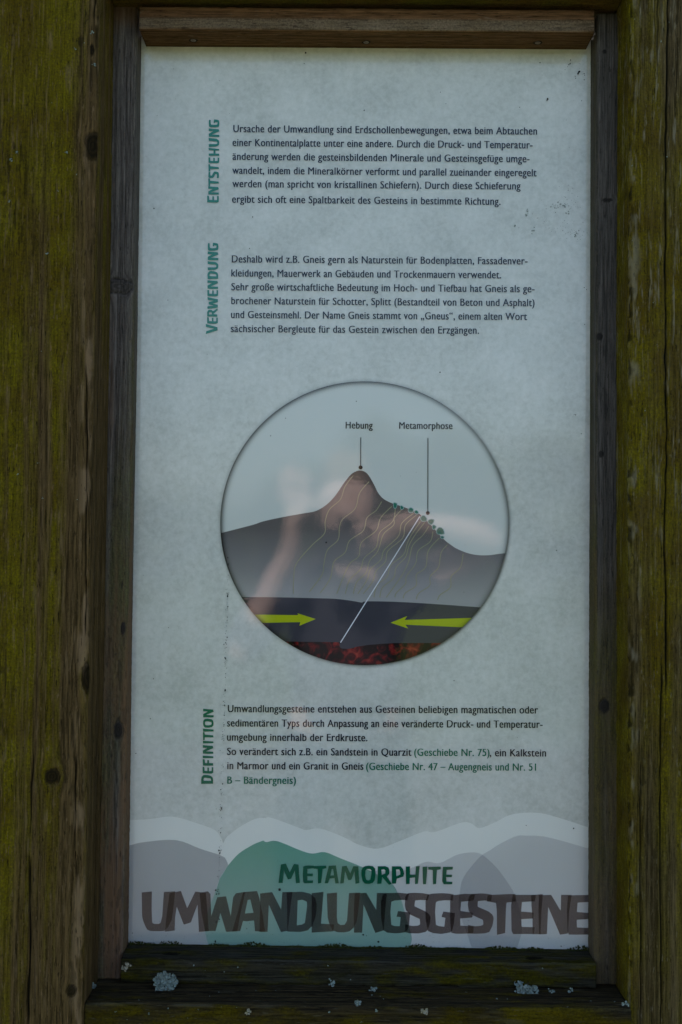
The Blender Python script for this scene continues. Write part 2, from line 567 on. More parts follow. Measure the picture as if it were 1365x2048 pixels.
rail_b = timber('bottom_rail', M['rail_bottom'], board, 'x', lx_in + .0005, rx_in - .0005, zrail_b - .14, zrail_b, YRT, .028, 37, (-.45, .45), (False, True),
                fine=.0009, lfine=.0016, cfine=(zrail_b - .05, zrail_b), moss=moss_rb, worn=worn_rb,
                cracks=[], r=.003, pit=.8, rough=1.4)

# ------------------------------------------------------------------ panel sheet
def poly_mesh(name, rings, mat, parent, y, conv=True, label=None):
    """flat print: closed outlines (outer + holes) given as photograph measurements on the panel plane, filled as one sheet"""
    cu = bpy.data.curves.new(name + '_c', 'CURVE')
    cu.dimensions = '2D'
    cu.fill_mode = 'BOTH'
    for rg in rings:
        pts = [at(p[0], p[1], 0.0) for p in rg] if conv else [Vector((p[0], 0, p[1])) for p in rg]
        sp_ = cu.splines.new('POLY')
        sp_.points.add(len(pts) - 1)
        for q, p in zip(sp_.points, pts):
            q.co = (p.x, p.z, 0, 1)
        sp_.use_cyclic_u = True
    tmp = bpy.data.objects.new('t', cu)
    C.objects.link(tmp)
    bpy.context.view_layer.update()
    m0 = tmp.to_mesh()
    vs = [(v.co.x, y, v.co.y) for v in m0.vertices]
    fs = []
    for p in m0.polygons:
        f = list(p.vertices)
        a, b, c = [Vector(vs[i]) for i in f[:3]]
        if (b - a).cross(c - a).y > 0: f.reverse()
        fs.append(f)
    tmp.to_mesh_clear()
    bpy.data.objects.remove(tmp)
    bpy.data.curves.remove(cu)
    o = link(name, mesh_from(name, vs, fs), mat, parent)
    if label: o['label'] = label
    return o


def smooth_closed(pts, n=5):
    out = []
    L = len(pts)
    for i in range(L):
        p0, p1, p2, p3 = [np.array(pts[(i + j - 1) % L], float) for j in range(4)]
        for k in range(n):
            t = k / n
            out.append(tuple(.5 * ((2 * p1) + (-p0 + p2) * t + (2 * p0 - 5 * p1 + 4 * p2 - p3) * t * t + (-p0 + 3 * p1 - 3 * p2 + p3) * t ** 3)))
    return out


def smooth_open(pts, n=6):
    out = []
    P = [pts[0]] + list(pts) + [pts[-1]]
    for i in range(1, len(P) - 2):
        p0, p1, p2, p3 = [np.array(P[i + j - 1], float) for j in range(4)]
        for k in range(n):
            t = k / n
            out.append(tuple(.5 * ((2 * p1) + (-p0 + p2) * t + (2 * p0 - 5 * p1 + 4 * p2 - p3) * t * t + (-p0 + 3 * p1 - 3 * p2 + p3) * t ** 3)))
    out.append(tuple(map(float, pts[-1])))
    return out


# base sheet (white vinyl on a composite board)
mb, n, out = nodes_of('white_sheet')
b = N(n, 'ShaderNodeBsdfPrincipled', Roughness=0.75)
b.inputs['Specular IOR Level'].default_value = 0.0
g = N(n, 'ShaderNodeNewGeometry')
n1 = N(n, 'ShaderNodeTexNoise', Scale=9.0, Detail=6.0)
n.links.new(g.outputs['Position'], n1.inputs['Vector'])
n.links.new(ramp(n, n1.outputs['Fac'], [(.3, (.655, .67, .64)), (.7, (.715, .725, .69))]), b.inputs['Base Color'])
n.links.new(b.outputs[0], out.inputs[0])
x0, x1, z0, z1 = PX0 - .012, PX1 + .012, PZ0 - .012, PZ1 + .012
vs = [(x0, 0, z0), (x1, 0, z0), (x1, 0, z1), (x0, 0, z1), (x0, .006, z0), (x1, .006, z0), (x1, .006, z1), (x0, .006, z1)]
panel = link('sign_panel', mesh_from('sign_panel', vs, [(0, 1, 2, 3), (5, 4, 7, 6), (4, 5, 1, 0), (3, 2, 6, 7), (4, 0, 3, 7), (1, 5, 6, 2)]), mb, board)

# parchment background print
mp, n, out = nodes_of('parchment_print')
b = N(n, 'ShaderNodeBsdfPrincipled', Roughness=0.8)
b.inputs['Specular IOR Level'].default_value = 0.0
g = N(n, 'ShaderNodeNewGeometry')
na = N(n, 'ShaderNodeTexNoise', Scale=13.0, Detail=7.0, Roughness=.6)
nb = N(n, 'ShaderNodeTexNoise', Scale=130.0, Detail=6.0, Roughness=.62, Distortion=.25)
nc = N(n, 'ShaderNodeTexNoise', Scale=300.0, Detail=3.0, Roughness=.7)
for q in (na, nb, nc): n.links.new(g.outputs['Position'], q.inputs['Vector'])
f = math_n(n, 'ADD', math_n(n, 'MULTIPLY', na.outputs['Fac'], .45), math_n(n, 'ADD', math_n(n, 'MULTIPLY', nb.outputs['Fac'], .4), math_n(n, 'MULTIPLY', nc.outputs['Fac'], .15)))
n.links.new(ramp(n, f, [(.38, (.45, .465, .43)), (.5, (.545, .56, .525)), (.62, (.62, .63, .60))]), b.inputs['Base Color'])
n.links.new(b.outputs[0], out.inputs[0])
sil = [(230, 1642), (262, 1640), (300, 1638), (345, 1633), (390, 1645), (430, 1660), (444, 1678), (447, 1686), (455, 1673), (480, 1654), (510, 1638), (528, 1636), (545, 1636),
       (600, 1656), (612, 1660), (640, 1657), (683, 1672), (720, 1690), (757, 1697), (800, 1682), (848, 1663), (870, 1664), (920, 1646), (938, 1645), (948, 1650), (960, 1656),
       (990, 1645), (1020, 1630), (1060, 1625), (1100, 1630), (1178, 1655), (1210, 1666)]
pz = lambda x, z: (x, z)
top_pts = [(at(p[0], p[1]).x, at(p[0], p[1]).z) for p in smooth_open(sil, 4)]
poly_mesh('parchment_print', [[(x0 + .001, z1 - .001)] + [(x0 + .001, top_pts[0][1])] + top_pts[1:-1] + [(x1 - .001, top_pts[-1][1])] + [(x1 - .001, z1 - .001)]], mp, panel, -.0002, conv=False)

# hills print ---------------------------------------------------------------
GREY = ink('grey_hill_ink', (.735, .735, .755))
GREY2 = ink('pale_grey_hill_ink', (.85, .85, .865))
GREEN = ink('green_hill_ink_reflection_fade', (.52, .71, .65))
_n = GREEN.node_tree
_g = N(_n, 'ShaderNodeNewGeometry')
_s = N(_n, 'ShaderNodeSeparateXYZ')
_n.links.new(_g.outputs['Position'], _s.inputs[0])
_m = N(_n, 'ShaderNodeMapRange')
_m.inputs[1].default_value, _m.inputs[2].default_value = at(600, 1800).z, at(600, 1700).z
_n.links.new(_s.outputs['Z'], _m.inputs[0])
_n.links.new(ramp(_n, _m.outputs[0], [(0, (.54, .69, .655)), (1, (.42, .66, .59))]), [x for x in _n.nodes if x.type == 'BSDF_TRANSPARENT'][0].inputs[0])  # film reflection painted into the ink: greyer below, deeper green above
bot = 1912
poly_mesh('hill_print', [smooth_open([(235, 1697), (262, 1690), (290, 1684), (352, 1680), (400, 1697), (445, 1712), (454, 1722), (457, 1730)], 4) +
                         smooth_open([(457, 1730), (440, 1757), (431, 1784), (415, 1828), (410, 1858), (417, 1889), (425, bot)], 4)[1:] + [(235, bot)]], GREY, panel, -.0003, label='grey hill silhouette at the left')
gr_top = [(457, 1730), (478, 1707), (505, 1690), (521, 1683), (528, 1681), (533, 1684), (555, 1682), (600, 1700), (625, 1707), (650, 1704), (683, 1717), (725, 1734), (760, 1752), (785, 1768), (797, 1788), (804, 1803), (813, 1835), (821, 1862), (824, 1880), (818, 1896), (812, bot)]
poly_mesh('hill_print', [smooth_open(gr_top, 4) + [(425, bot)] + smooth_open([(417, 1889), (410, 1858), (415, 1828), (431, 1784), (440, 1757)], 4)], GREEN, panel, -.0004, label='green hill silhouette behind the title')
poly_mesh('hill_print', [smooth_open([(735, 1741), (775, 1742), (800, 1742), (823, 1736), (845, 1726), (858, 1723), (871, 1726), (885, 1724), (913, 1710), (937, 1705), (958, 1706), (975, 1717), (996, 1738), (1016, 1765), (1030, 1790), (1042, 1830), (1044, 1862), (1038, 1885), (1030, bot)], 4) +
                         [(812, bot), (818, 1896), (824, 1880), (821, 1862), (804, 1803), (785, 1768), (760, 1752)]], GREY2, panel, -.0005, label='pale grey hill silhouette in the middle')
poly_mesh('hill_print', [smooth_open([(1215, 1706), (1178, 1697), (1123, 1681), (1083, 1672), (1053, 1671), (1033, 1672), (1003, 1686), (982, 1699), (963, 1711), (947, 1728), (927, 1755), (920, 1783), (918, 1815), (926, 1845), (933, 1862), (944, 1896), (948, bot)], 4) + [(1215, bot)]], GREY2, panel, -.0006, label='grey hill silhouette at the right')

# title letters -------------------------------------------------------------
SC = 1365 / 220


def C5(ox, pts): return [(ox + x / SC, 1770 + y / SC) for x, y in pts]


title = {
 'U': (280, [(25,90),(152,78),(148,290),(155,460),(175,478),(235,482),(258,468),(280,390),(300,84),(440,76),(425,240),(398,430),(350,525),(303,568),(220,572),(130,568),(95,552),(66,500),(38,425),(30,380)], None),
 'M': (280, [(372,98),(512,72),(590,285),(690,78),(820,95),(840,320),(857,570),(735,580),(718,240),(635,462),(548,490),(460,265),(440,400),(435,563),(312,578),(340,330)], None),
 'W': (280, [(745,95),(845,75),(878,110),(888,385),(962,150),(1072,138),(1130,385),(1160,150),(1195,100),(1310,83),(1255,330),(1210,572),(1072,578),(1002,345),(942,568),(812,570),(765,330)], None),
 'A': (450, [(228,85),(402,72),(430,160),(472,370),(500,578),(375,570),(365,438),(270,448),(228,442),(192,568),(92,575),(160,340)], [(250,352),(285,185),(318,178),(358,342)]),
 'N': (450, [(440,102),(588,86),(700,300),(715,85),(840,83),(820,250),(780,565),(698,582),(548,240),(532,578),(432,580),(440,300)], None),
 'D': (450, [(768,88),(960,80),(1060,105),(1125,160),(1142,250),(1130,380),(1090,500),(1030,560),(940,580),(778,575),(775,300)], [(905,188),(965,180),(1018,205),(1022,260),(995,465),(960,488),(895,498)]),
 'L': (630, [(-38,98),(110,82),(78,475),(240,487),(230,572),(0,585),(-38,588)], None),
 'U2': (630, [(150,102),(278,90),(275,400),(285,470),(320,493),(370,490),(400,440),(425,98),(562,90),(540,320),(520,450),(480,530),(430,572),(360,585),(280,582),(225,560),(185,490),(160,400)], None),
 'N2': (630, [(495,100),(640,94),(762,305),(770,95),(895,95),(875,300),(855,560),(752,592),(605,240),(588,588),(488,588),(485,330)], None),
 'G': (630, [(1170,105),(1148,188),(1080,182),(990,190),(950,205),(938,330),(950,490),(985,505),(1055,508),(1065,395),(1015,390),(1032,320),(1184,338),(1172,480),(1150,560),(1110,585),(1010,597),(900,588),(852,560),(822,400),(820,200),(845,115),(900,97),(1040,93)], None),
 'S': (800, [(365,112),(345,188),(255,182),(190,190),(182,260),(320,325),(365,360),(382,400),(375,470),(345,555),(320,580),(230,598),(120,596),(62,580),(68,485),(160,505),(225,500),(252,485),(248,420),(130,365),(75,310),(62,250),(68,140),(105,98),(180,93),(280,98)], None),
 'G2': (800, [(668,112),(655,190),(560,186),(480,195),(448,210),(438,330),(448,490),(480,505),(552,515),(565,405),(517,392),(540,325),(685,345),(672,470),(650,560),(628,585),(520,604),(420,595),(350,570),(320,430),(318,200),(345,120),(400,103),(520,98),(600,102)], None),
 'E': (800, [(635,125),(800,106),(935,108),(915,190),(760,205),(752,318),(905,340),(900,400),(750,412),(752,500),(918,512),(905,598),(700,602),(640,590),(622,400),(625,200)], None),
 'S2': (800, [(1145,118),(1130,195),(1050,188),(968,197),(965,265),(1100,325),(1150,365),(1165,410),(1150,500),(1110,580),(1050,597),(940,602),(845,598),(845,492),(940,508),(1005,502),(1035,488),(1032,430),(900,370),(855,320),(843,240),(855,150),(885,108),(1000,100),(1080,104)], None),
 'T': (970, [(38,120),(378,106),(385,200),(270,215),(262,300),(252,592),(150,615),(148,330),(138,220),(22,200)], None),
 'E2': (970, [(345,118),(632,118),(620,198),(460,208),(450,325),(605,338),(600,412),(450,420),(455,515),(618,520),(605,605),(350,605),(330,560),(325,250)], None),
 'I': (970, [(575,122),(718,108),(700,350),(690,605),(592,608),(590,400),(578,250)], None),
 'N3': (970, [(670,122),(822,118),(940,315),(945,118),(1075,118),(1045,330),(1030,598),(932,612),(785,270),(770,605),(672,610),(665,330)], None),
 'E3': (970, [(1030,125),(1330,118),(1325,205),(1150,215),(1140,330),(1325,345),(1320,415),(1138,428),(1142,522),(1325,530),(1315,612),(1040,612),(1025,560),(1018,300)], None)}
ROUND = {'U', 'U2', 'S', 'S2', 'G', 'G2', 'D', 'O'}
LET = ink('brown_title_ink', (.46, .405, .40))
for i, (kx, (ox, op, hole)) in enumerate(title.items()):
    rings = [C5(ox, op)]
    if hole: rings.append(C5(ox, hole))
    poly_mesh('title_letter', rings, LET, panel, -.00065 - .00003 * i)

SM = 1365 / 190
meta = [
 (550, [(90,95),(160,83),(215,210),(278,86),(342,98),(350,230),(362,360),(305,366),(290,182),(235,300),(190,312),(132,180),(115,360),(55,362)], None),
 (550, [(410,125),(450,112),(560,112),(565,150),(470,158),(468,225),(548,228),(545,265),(468,265),(470,325),(552,325),(548,362),(430,366),(410,350),(405,240)], None),
 (550, [(555,118),(738,113),(742,150),(688,160),(668,360),(622,370),(622,160),(562,155)], None),
 (550, [(778,115),(878,110),(920,365),(872,368),(858,290),(790,298),(765,365),(718,366),(745,240)], [(798,255),(820,160),(838,160),(852,252)]),
 (550, [(968,122),(1032,115),(1085,225),(1130,120),(1200,122),(1215,360),(1160,375),(1145,190),(1100,315),(1058,322),(1010,190),(990,365),(940,368)], None),
 (725, [(40,120),(90,112),(150,120),(185,155),(192,230),(180,320),(150,360),(95,375),(40,370),(5,335),(-12,260),(-12,180),(5,140)], [(45,185),(65,162),(110,162),(132,180),(130,240),(115,315),(85,325),(55,315),(42,250)]),
 (725, [(222,122),(330,120),(375,140),(390,180),(388,230),(355,268),(425,375),(382,388),(285,275),(275,370),(215,375),(222,250)], [(275,170),(315,165),(332,185),(328,225),(280,245)]),
 (725, [(425,122),(550,122),(585,160),(602,225),(590,270),(495,300),(483,370),(425,372)], [(485,168),(530,165),(545,200),(545,240),(490,265)]),
 (725, [(625,125),(685,122),(685,240),(762,240),(770,122),(825,118),(800,372),(758,378),(758,282),(682,290),(680,375),(628,378)], None),
 (725, [(865,128),(935,125),(915,378),(872,380)], None),
 (725, [(945,130),(1128,126),(1128,165),(1072,175),(1060,375),(1015,382),(1012,175),(948,168)], None),
 (725, [(1160,130),(1302,128),(1298,168),(1212,175),(1208,240),(1290,242),(1285,278),(1205,278),(1208,342),(1295,345),(1292,380),(1170,380),(1148,340),(1155,180)], None)]
DGREEN = printed('dark_green_print', (.002, .080, .040))
for ox, op, hole in meta:
    cv = lambda P: [(ox + x / SM, 1715 + y / SM) for x, y in P]
    poly_mesh('subtitle_letter', [cv(op)] + ([cv(hole)] if hole else []), DGREEN, panel, -.0013)


# vertical headings: the same cut-out capitals, turned a quarter ---------------
def norm(rings):
    a = np.array([p for r in rings for p in r])
    x0_, y0_ = a.min(0); x1_, y1_ = a.max(0)
    return [[((x - x0_) / (x1_ - x0_), (y1_ - y) / (y1_ - y0_)) for x, y in r] for r in rings]


def rg(k): return [title[k][1]] + ([title[k][2]] if title[k][2] else [])


mi = 'METAMORPHITE'
GL = {'N': norm(rg('N2')), 'U': norm(rg('U2')), 'G': norm(rg('G2')), 'S': norm(rg('S')), 'D': norm(rg('D')), 'W': norm(rg('W'))}
for ch in 'ETRHIO':
    j = mi.index(ch) if ch != 'E' else 11
    GL[ch] = norm([meta[j][1]] + ([meta[j][2]] if meta[j][2] else []))
GL['V'] = norm([[(0, 0), (28, 4), (52, 68), (72, 2), (100, 0), (68, 98), (36, 100)]])
GL['F'] = norm([[(3, 3), (100, 0), (98, 19), (42, 22), (41, 42), (88, 43), (86, 60), (41, 60), (40, 98), (3, 100), (0, 50)]])
TEAL = printed('teal_print', (.002, .165, .115))
GRN2 = printed('green_heading_print', (.002, .115, .062))


def heading(letters, mat, xl, xr, xl_first, lean):
    """letters: (char, y_bottom, y_top) in photograph measurements"""
    for i, (ch, yb, yt) in enumerate(letters):
        a = xl_first if i == 0 else xl
        off = lean * (yb - letters[0][1])
        rings = [[(xr + off - v * (xr - a), yb + (yt - yb) * u) for u, v in r] for r in GL[ch]]
        poly_mesh('heading_letter', rings, mat, panel, -.0013)


s1 = 2048 / 177
H = lambda y: 235 + y / s1
heading([('E', H(1980), H(1815)), ('N', H(1792), H(1600)), ('T', H(1605), H(1415)), ('S', H(1410), H(1255)), ('T', H(1262), H(1085)), ('E', H(1068), H(928)), ('H', H(895), H(712)), ('U', H(688), H(480)), ('N', H(458), H(262)), ('G', H(238), H(52))],
        TEAL, 417.0, 438.3, 415.0, -.009)
s1 = 2048 / 190
H = lambda y: 480 + y / s1
heading([('V', H(2030), H(1815)), ('E', H(1812), H(1668)), ('R', H(1660), H(1478)), ('W', H(1490), H(1235)), ('E', H(1222), H(1078)), ('N', H(1060), H(872)), ('D', H(848), H(672)), ('U', H(655), H(462)), ('N', H(442), H(252)), ('G', H(238), H(65))],
        TEAL, 414.8, 436.2, 412.3, -.009)
s1 = 2048 / 165
H = lambda y: 1410 + y / s1
heading([('D', H(1955), H(1728)), ('E', H(1700), H(1530)), ('F', H(1505), H(1340)), ('I', H(1318), H(1250)), ('N', H(1208), H(990)), ('I', H(950), H(882)), ('T', H(872), H(668)), ('I', H(660), H(582)), ('O', H(560), H(335)), ('N', H(305), H(88))],
        GRN2, 405.8, 427.0, 403.0, -.009)

# body text -----------------------------------------------------------------
INK = printed('dark_slate_print', (.010, .016, .024))
INKG = printed('green_text_print', (.002, .13, .075))


def text_line(s, xl, yl, xr, yr, cap, mat=INK, weight=.028):
    cu = bpy.data.curves.new('tl', 'FONT')
    cu.body = s
    cu.resolution_u = 4
    cu.space_character = 1.06
    tmp = bpy.data.objects.new('t', cu)
    C.objects.link(tmp)
    bpy.context.view_layer.update()
    m0 = tmp.to_mesh()
    co = np.array([v.co[:] for v in m0.vertices])
    fs = [list(p.vertices) for p in m0.polygons]
    tmp.to_mesh_clear()
    bpy.data.objects.remove(tmp)
    bpy.data.curves.remove(cu)
    xx = (co[:, 0] - co[:, 0].min()) / (co[:, 0].max() - co[:, 0].min())
    y = co[:, 1].copy()
    XH, CH = .449, .682
    yn = np.where(y < 0, y * .95, np.where(y < XH, y / XH * .498, .498 + (y - XH) / (CH - XH) * (.682 - .498))) / CH
    A, B = at(xl, yl), at(xr, yr)
    up1 = at(xl, yl - cap)
    hh = (up1 - A).length
    vs = []
    nv = len(co)
    for dy, dx in ((0, -weight), (.00004, weight)):
        for u, v in zip(xx, yn):
            p = A.lerp(B, u)
            vs.append((p.x + dx * hh, -.0013 + dy, p.z + v * hh))
    fs = fs + [[i + nv for i in f] for f in fs]
    for f in fs:
        a, b, c = [Vector(vs[i]) for i in f[:3]]
        if (b - a).cross(c - a).y > 0: f.reverse()
    return link('text_line', mesh_from('text_line', vs, fs), mat, panel)


P1 = [("Ursache der Umwandlung sind Erdschollenbewegungen, etwa beim Abtauchen", 467.5, 265, 1074),
      ("einer Kontinentalplatte unter eine andere. Durch die Druck- und Temperatur-", 466, 292.7, 1065),
      ("änderung werden die gesteinsbildenden Minerale und Gesteinsgefüge umge-", 466, 320.5, 1059),
      ("wandelt, indem die Mineralkörner verformt und parallel zueinander eingeregelt", 465.5, 348.3, 1073),
      ("werden (man spricht von kristallinen Schiefern). Durch diese Schieferung", 465.5, 375, 1041),
      ("ergibt sich oft eine Spaltbarkeit des Gesteins in bestimmte Richtung.", 465, 406, 1001)]
for s, a, y, b_ in P1: text_line(s, a, y, b_, y + .0083 * (b_ - a), 14.2)
P2 = [("Deshalb wird z.B. Gneis gern als Naturstein für Bodenplatten, Fassadenver-", 464.5, 525.4, 1055),
      ("kleidungen, Mauerwerk an Gebäuden und Trockenmauern verwendet.", 463.5, 553.5, 1002),
      ("Sehr große wirtschaftliche Bedeutung im Hoch- und Tiefbau hat Gneis als ge-", 463.5, 581, 1069),
      ("brochener Naturstein für Schotter, Splitt (Bestandteil von Beton und Asphalt)", 463.5, 608.8, 1069),
      ("und Gesteinsmehl. Der Name Gneis stammt von „Gneus“, einem alten Wort", 463, 636.5, 1054),
      ("sächsischer Bergleute für das Gestein zwischen den Erzgängen.", 462.5, 664.6, 958)]
for s, a, y, b_ in P2: text_line(s, a, y, b_, y + .007 * (b_ - a), 14.2)
P3 = [("Umwandlungsgesteine entstehen aus Gesteinen beliebigen magmatischen oder", 456.5, 1424, 1076, INK),
      ("sedimentären Typs durch Anpassung an eine veränderte Druck- und Temperatur-", 455, 1452.7, 1085, INK),
      ("umgebung innerhalb der Erdkruste.", 455, 1481, 735, INK),
      ("So verändert sich z.B. ein Sandstein in Quarzit", 455, 1509.6, 823, INK),
      ("(Geschiebe Nr. 75)", 829, 1511.3, 979, INKG), (", ein Kalkstein", 980, 1512.2, 1092, INK),
      ("in Marmor und ein Granit in Gneis", 455.5, 1538, 727, INK),
      ("(Geschiebe Nr. 47 – Augengneis und Nr. 51", 733, 1539.5, 1072, INKG),
      ("B – Bändergneis)", 455.5, 1567, 592, INKG)]
for s, a, y, b_, m_ in P3: text_line(s, a, y, b_, y + .0045 * (b_ - a), 14.4, m_)

# round picture ---------------------------------------------------------------
ecx, ecy, erx, ery = 729.3, 1046.6, 288.0, 283.6
ell = lambda k=1.0, n=120: [(ecx + erx * k * cos(t * 2 * pi / n), ecy + ery * k * sin(t * 2 * pi / n)) for t in range(n)]


def clip(poly, k=1.0):
    out = [tuple(p) for p in poly]
    E_ = ell(k, 160)
    for i in range(len(E_)):
        a, b = E_[i], E_[(i + 1) % len(E_)]
        ins = lambda p: (b[0] - a[0]) * (p[1] - a[1]) - (b[1] - a[1]) * (p[0] - a[0]) >= -1e-9
        res = []
        for j in range(len(out)):
            p, q = out[j - 1], out[j]
            ip, iq = ins(p), ins(q)
            if ip != iq:
                den = (b[0] - a[0]) * (q[1] - p[1]) - (b[1] - a[1]) * (q[0] - p[0])
                t = ((b[1] - a[1]) * (p[0] - a[0]) - (b[0] - a[0]) * (p[1] - a[1])) / den
                res.append((p[0] + (q[0] - p[0]) * t, p[1] + (q[1] - p[1]) * t))
            if iq: res.append(q)
        out = res
    return out


SKYP = printed('pale_picture_sky_print', (.555, .585, .56))
poly_mesh('picture_disc', [ell()], SKYP, panel, -.0004)


def grad_print(name, stops, axis='Z', lo=0, hi=1, noise=None):
    m, n, out = nodes_of(name)
    b = N(n, 'ShaderNodeBsdfPrincipled', Roughness=.8)
    b.inputs['Specular IOR Level'].default_value = 0
    g = N(n, 'ShaderNodeNewGeometry')
    sx = N(n, 'ShaderNodeSeparateXYZ')
    n.links.new(g.outputs['Position'], sx.inputs[0])
    mr = N(n, 'ShaderNodeMapRange')
    mr.inputs[1].default_value, mr.inputs[2].default_value = lo, hi
    n.links.new(sx.outputs[axis], mr.inputs[0])
    n.links.new(ramp(n, mr.outputs[0], stops), b.inputs['Base Color'])
    n.links.new(b.outputs[0], out.inputs[0])
    return m


MT = grad_print('mountain_print', [(0, (.30, .30, .305)), (.22, (.21, .205, .21)), (.55, (.110, .100, .102)), (1, (.090, .072, .070))], 'Z', at(700, 1200).z, at(700, 945).z)
ridge = [(430, 1070), (443, 1066), (505, 1050), (526, 1043), (562, 1035), (606, 1027), (632, 1022), (654, 1009), (672, 990), (689, 965), (702.5, 949), (711, 943.5), (719, 941), (729, 943), (738, 951), (749, 970), (757, 986),
         (768, 998), (786, 1007), (808, 1014), (834, 1025), (843, 1031), (862, 1050), (886.5, 1077), (900, 1088), (913.5, 1097), (935.5, 1106), (957.5, 1110.3), (979.5, 1110.3), (1001.5, 1107.3), (1030, 1105)]
poly_mesh('mountain_picture', [clip(smooth_open(ridge, 4) + [(1030, 1260), (430, 1260)])], MT, panel, -.00045)
CR = printed('dark_crust_print', (.044, .044, .056))
CR2 = printed('dark_crust_print_right', (.040, .042, .044))
poly_mesh('crust_picture', [clip(smooth_open([(430, 1194), (483, 1194), (562, 1194.7), (641, 1196.5), (676, 1198), (707, 1202), (724.5, 1205), (733, 1202.6), (790, 1203.5), (869.6, 1208), (959.7, 1214.5), (1030, 1219)], 3) + [(1030, 1420), (430, 1420)])], CR, panel, -.0005)
ml, n, out = nodes_of('lava_print')
b = N(n, 'ShaderNodeBsdfPrincipled', Roughness=.8)
b.inputs['Specular IOR Level'].default_value = 0
g = N(n, 'ShaderNodeNewGeometry')
no = N(n, 'ShaderNodeTexNoise', Scale=75.0, Detail=4.0, Distortion=1.2)
n.links.new(g.outputs['Position'], no.inputs['Vector'])
n.links.new(ramp(n, no.outputs['Fac'], [(.45, (.005, .002, .002)), (.53, (.045, .003, .003)), (.61, (.14, .006, .006)), (.72, (.28, .035, .02))]), b.inputs['Base Color'])
n.links.new(b.outputs[0], out.inputs[0])
poly_mesh('lava_picture', [clip([(540, 1283), (575, 1283), (640, 1283.8), (681, 1284.4), (679.6, 1288), (679.7, 1292.7), (682, 1296), (685, 1297), (698, 1298), (715.7, 1293), (737.7, 1289.7), (765, 1287.5), (790.4, 1286), (880.5, 1286), (930, 1286), (930, 1420), (540, 1420)])], ml, panel, -.00055)


def ribbon_verts(pts, w):
    P = [np.array(p, float) for p in pts]
    L_, R_ = [], []
    for i, p in enumerate(P):
        d = P[min(i + 1, len(P) - 1)] - P[max(i - 1, 0)]
        d = d / (np.linalg.norm(d) + 1e-9)
        nrm = np.array((-d[1], d[0])) * w / 2
        L_.append(p + nrm); R_.append(p - nrm)
    return L_, R_


def ribbon(name, pts, w, mat, y):
    L_, R_ = ribbon_verts(pts, w)
    vs = [at(p[0], p[1]) for p in L_ + R_]
    vs = [(v.x, y, v.z) for v in vs]
    n_ = len(L_)
    return link(name, mesh_from(name, vs, [(i, i + 1, n_ + i + 1, n_ + i) for i in range(n_ - 1)]), mat, panel)


WL = [[(565,140),(520,200),(495,270),(435,325),(412,390),(408,455),(340,520),(255,620),(240,700),(238,785)],
 [(652,172),(600,235),(575,320),(510,375),(490,420),(482,490),(425,545),(405,620),(395,680),(325,775)],
 [(720,282),(690,330),(640,370),(620,440),(545,495),(520,560),(460,610),(440,700),(385,780)],
 [(775,308),(715,370),(690,440),(610,505),(595,580),(540,630),(475,785)],
 [(795,318),(780,390),(710,450),(690,530),(625,590),(605,650),(545,710),(522,785)],
 [(830,325),(790,370),(785,410),(730,460),(700,550),(655,605),(635,670),(585,720),(565,785)],
 [(895,345),(830,400),(812,470),(735,545),(715,600),(660,650),(640,710),(590,785)],
 [(910,355),(850,410),(835,480),(755,550),(740,610),(690,660),(670,720),(620,785)],
 [(932,390),(885,460),(860,510),(840,570),(770,630),(750,690),(695,740),(678,805)],
 [(955,395),(905,460),(870,520),(850,585),(800,640),(785,700),(725,750),(710,805)],
 [(978,415),(945,465),(890,520),(870,600),(850,650),(820,700),(745,805)],
 [(1000,445),(985,500),(920,550),(905,620),(855,690),(850,730),(800,780),(793,805)],
 [(1035,480),(975,550),(960,640),(910,680),(908,740),(850,780),(838,810)],
 [(1078,518),(1045,560),(1030,640),(985,690),(982,740),(925,780),(908,815)],
 [(1165,565),(1150,640),(1100,690),(1095,750),(1040,790),(1025,818)]]
WAVE = printed('wavy_line_print', (.26, .25, .16))
for w_ in WL:
    ribbon('wavy_line', smooth_open([(500 + x / 2.73, 900 + y / 2.73) for x, y in w_], 6), 1.7, WAVE, -.0007)
WHITE = printed('white_line_print', (.62, .64, .70))
ribbon('fault_line', [(840, 1033), (761, 1158.5), (681.5, 1285)], 2.0, WHITE, -.0009)
YEL = printed('yellow_arrow_print', (.36, .42, .010))
poly_mesh('arrow_picture', [clip([(500, 1229), (597, 1230.2), (595.5, 1226.5), (632, 1238), (599, 1251.5), (601.4, 1244.2), (500, 1246)])], YEL, panel, -.0008, label='yellow arrow pointing right')
poly_mesh('arrow_picture', [clip([(781.6, 1245.3), (815, 1232), (809.5, 1239.8), (960, 1235.2), (960, 1256), (811, 1249.2), (817, 1257)])], YEL, panel, -.0008, label='yellow arrow pointing left')
ROCKS = [[(160,245),(185,235),(220,255),(210,310),(185,335),(165,310)], [(285,300),(310,290),(340,320),(325,345),(295,345)],
 [(430,375),(440,345),(475,325),(515,350),(515,385),(490,410),(450,405)], [(540,405),(550,385),(575,375),(608,405),(600,430),(570,432)],
 [(655,500),(690,470),(725,475),(760,520),(755,560),(690,565),(665,550)], [(790,580),(800,550),(840,535),(890,540),(885,580),(850,625),(810,610)],
 [(870,650),(895,640),(930,665),(920,690),(890,715),(870,690)], [(955,720),(985,685),(1025,690),(1060,720),(1080,790),(1040,805),(960,795),(945,750)],
 [(1020,850),(1045,840),(1075,855),(1060,880),(1030,880)]]
RT = printed('teal_rock_print', (.002, .12, .09))
RL = printed('rock_outline_print', (.22, .36, .36))
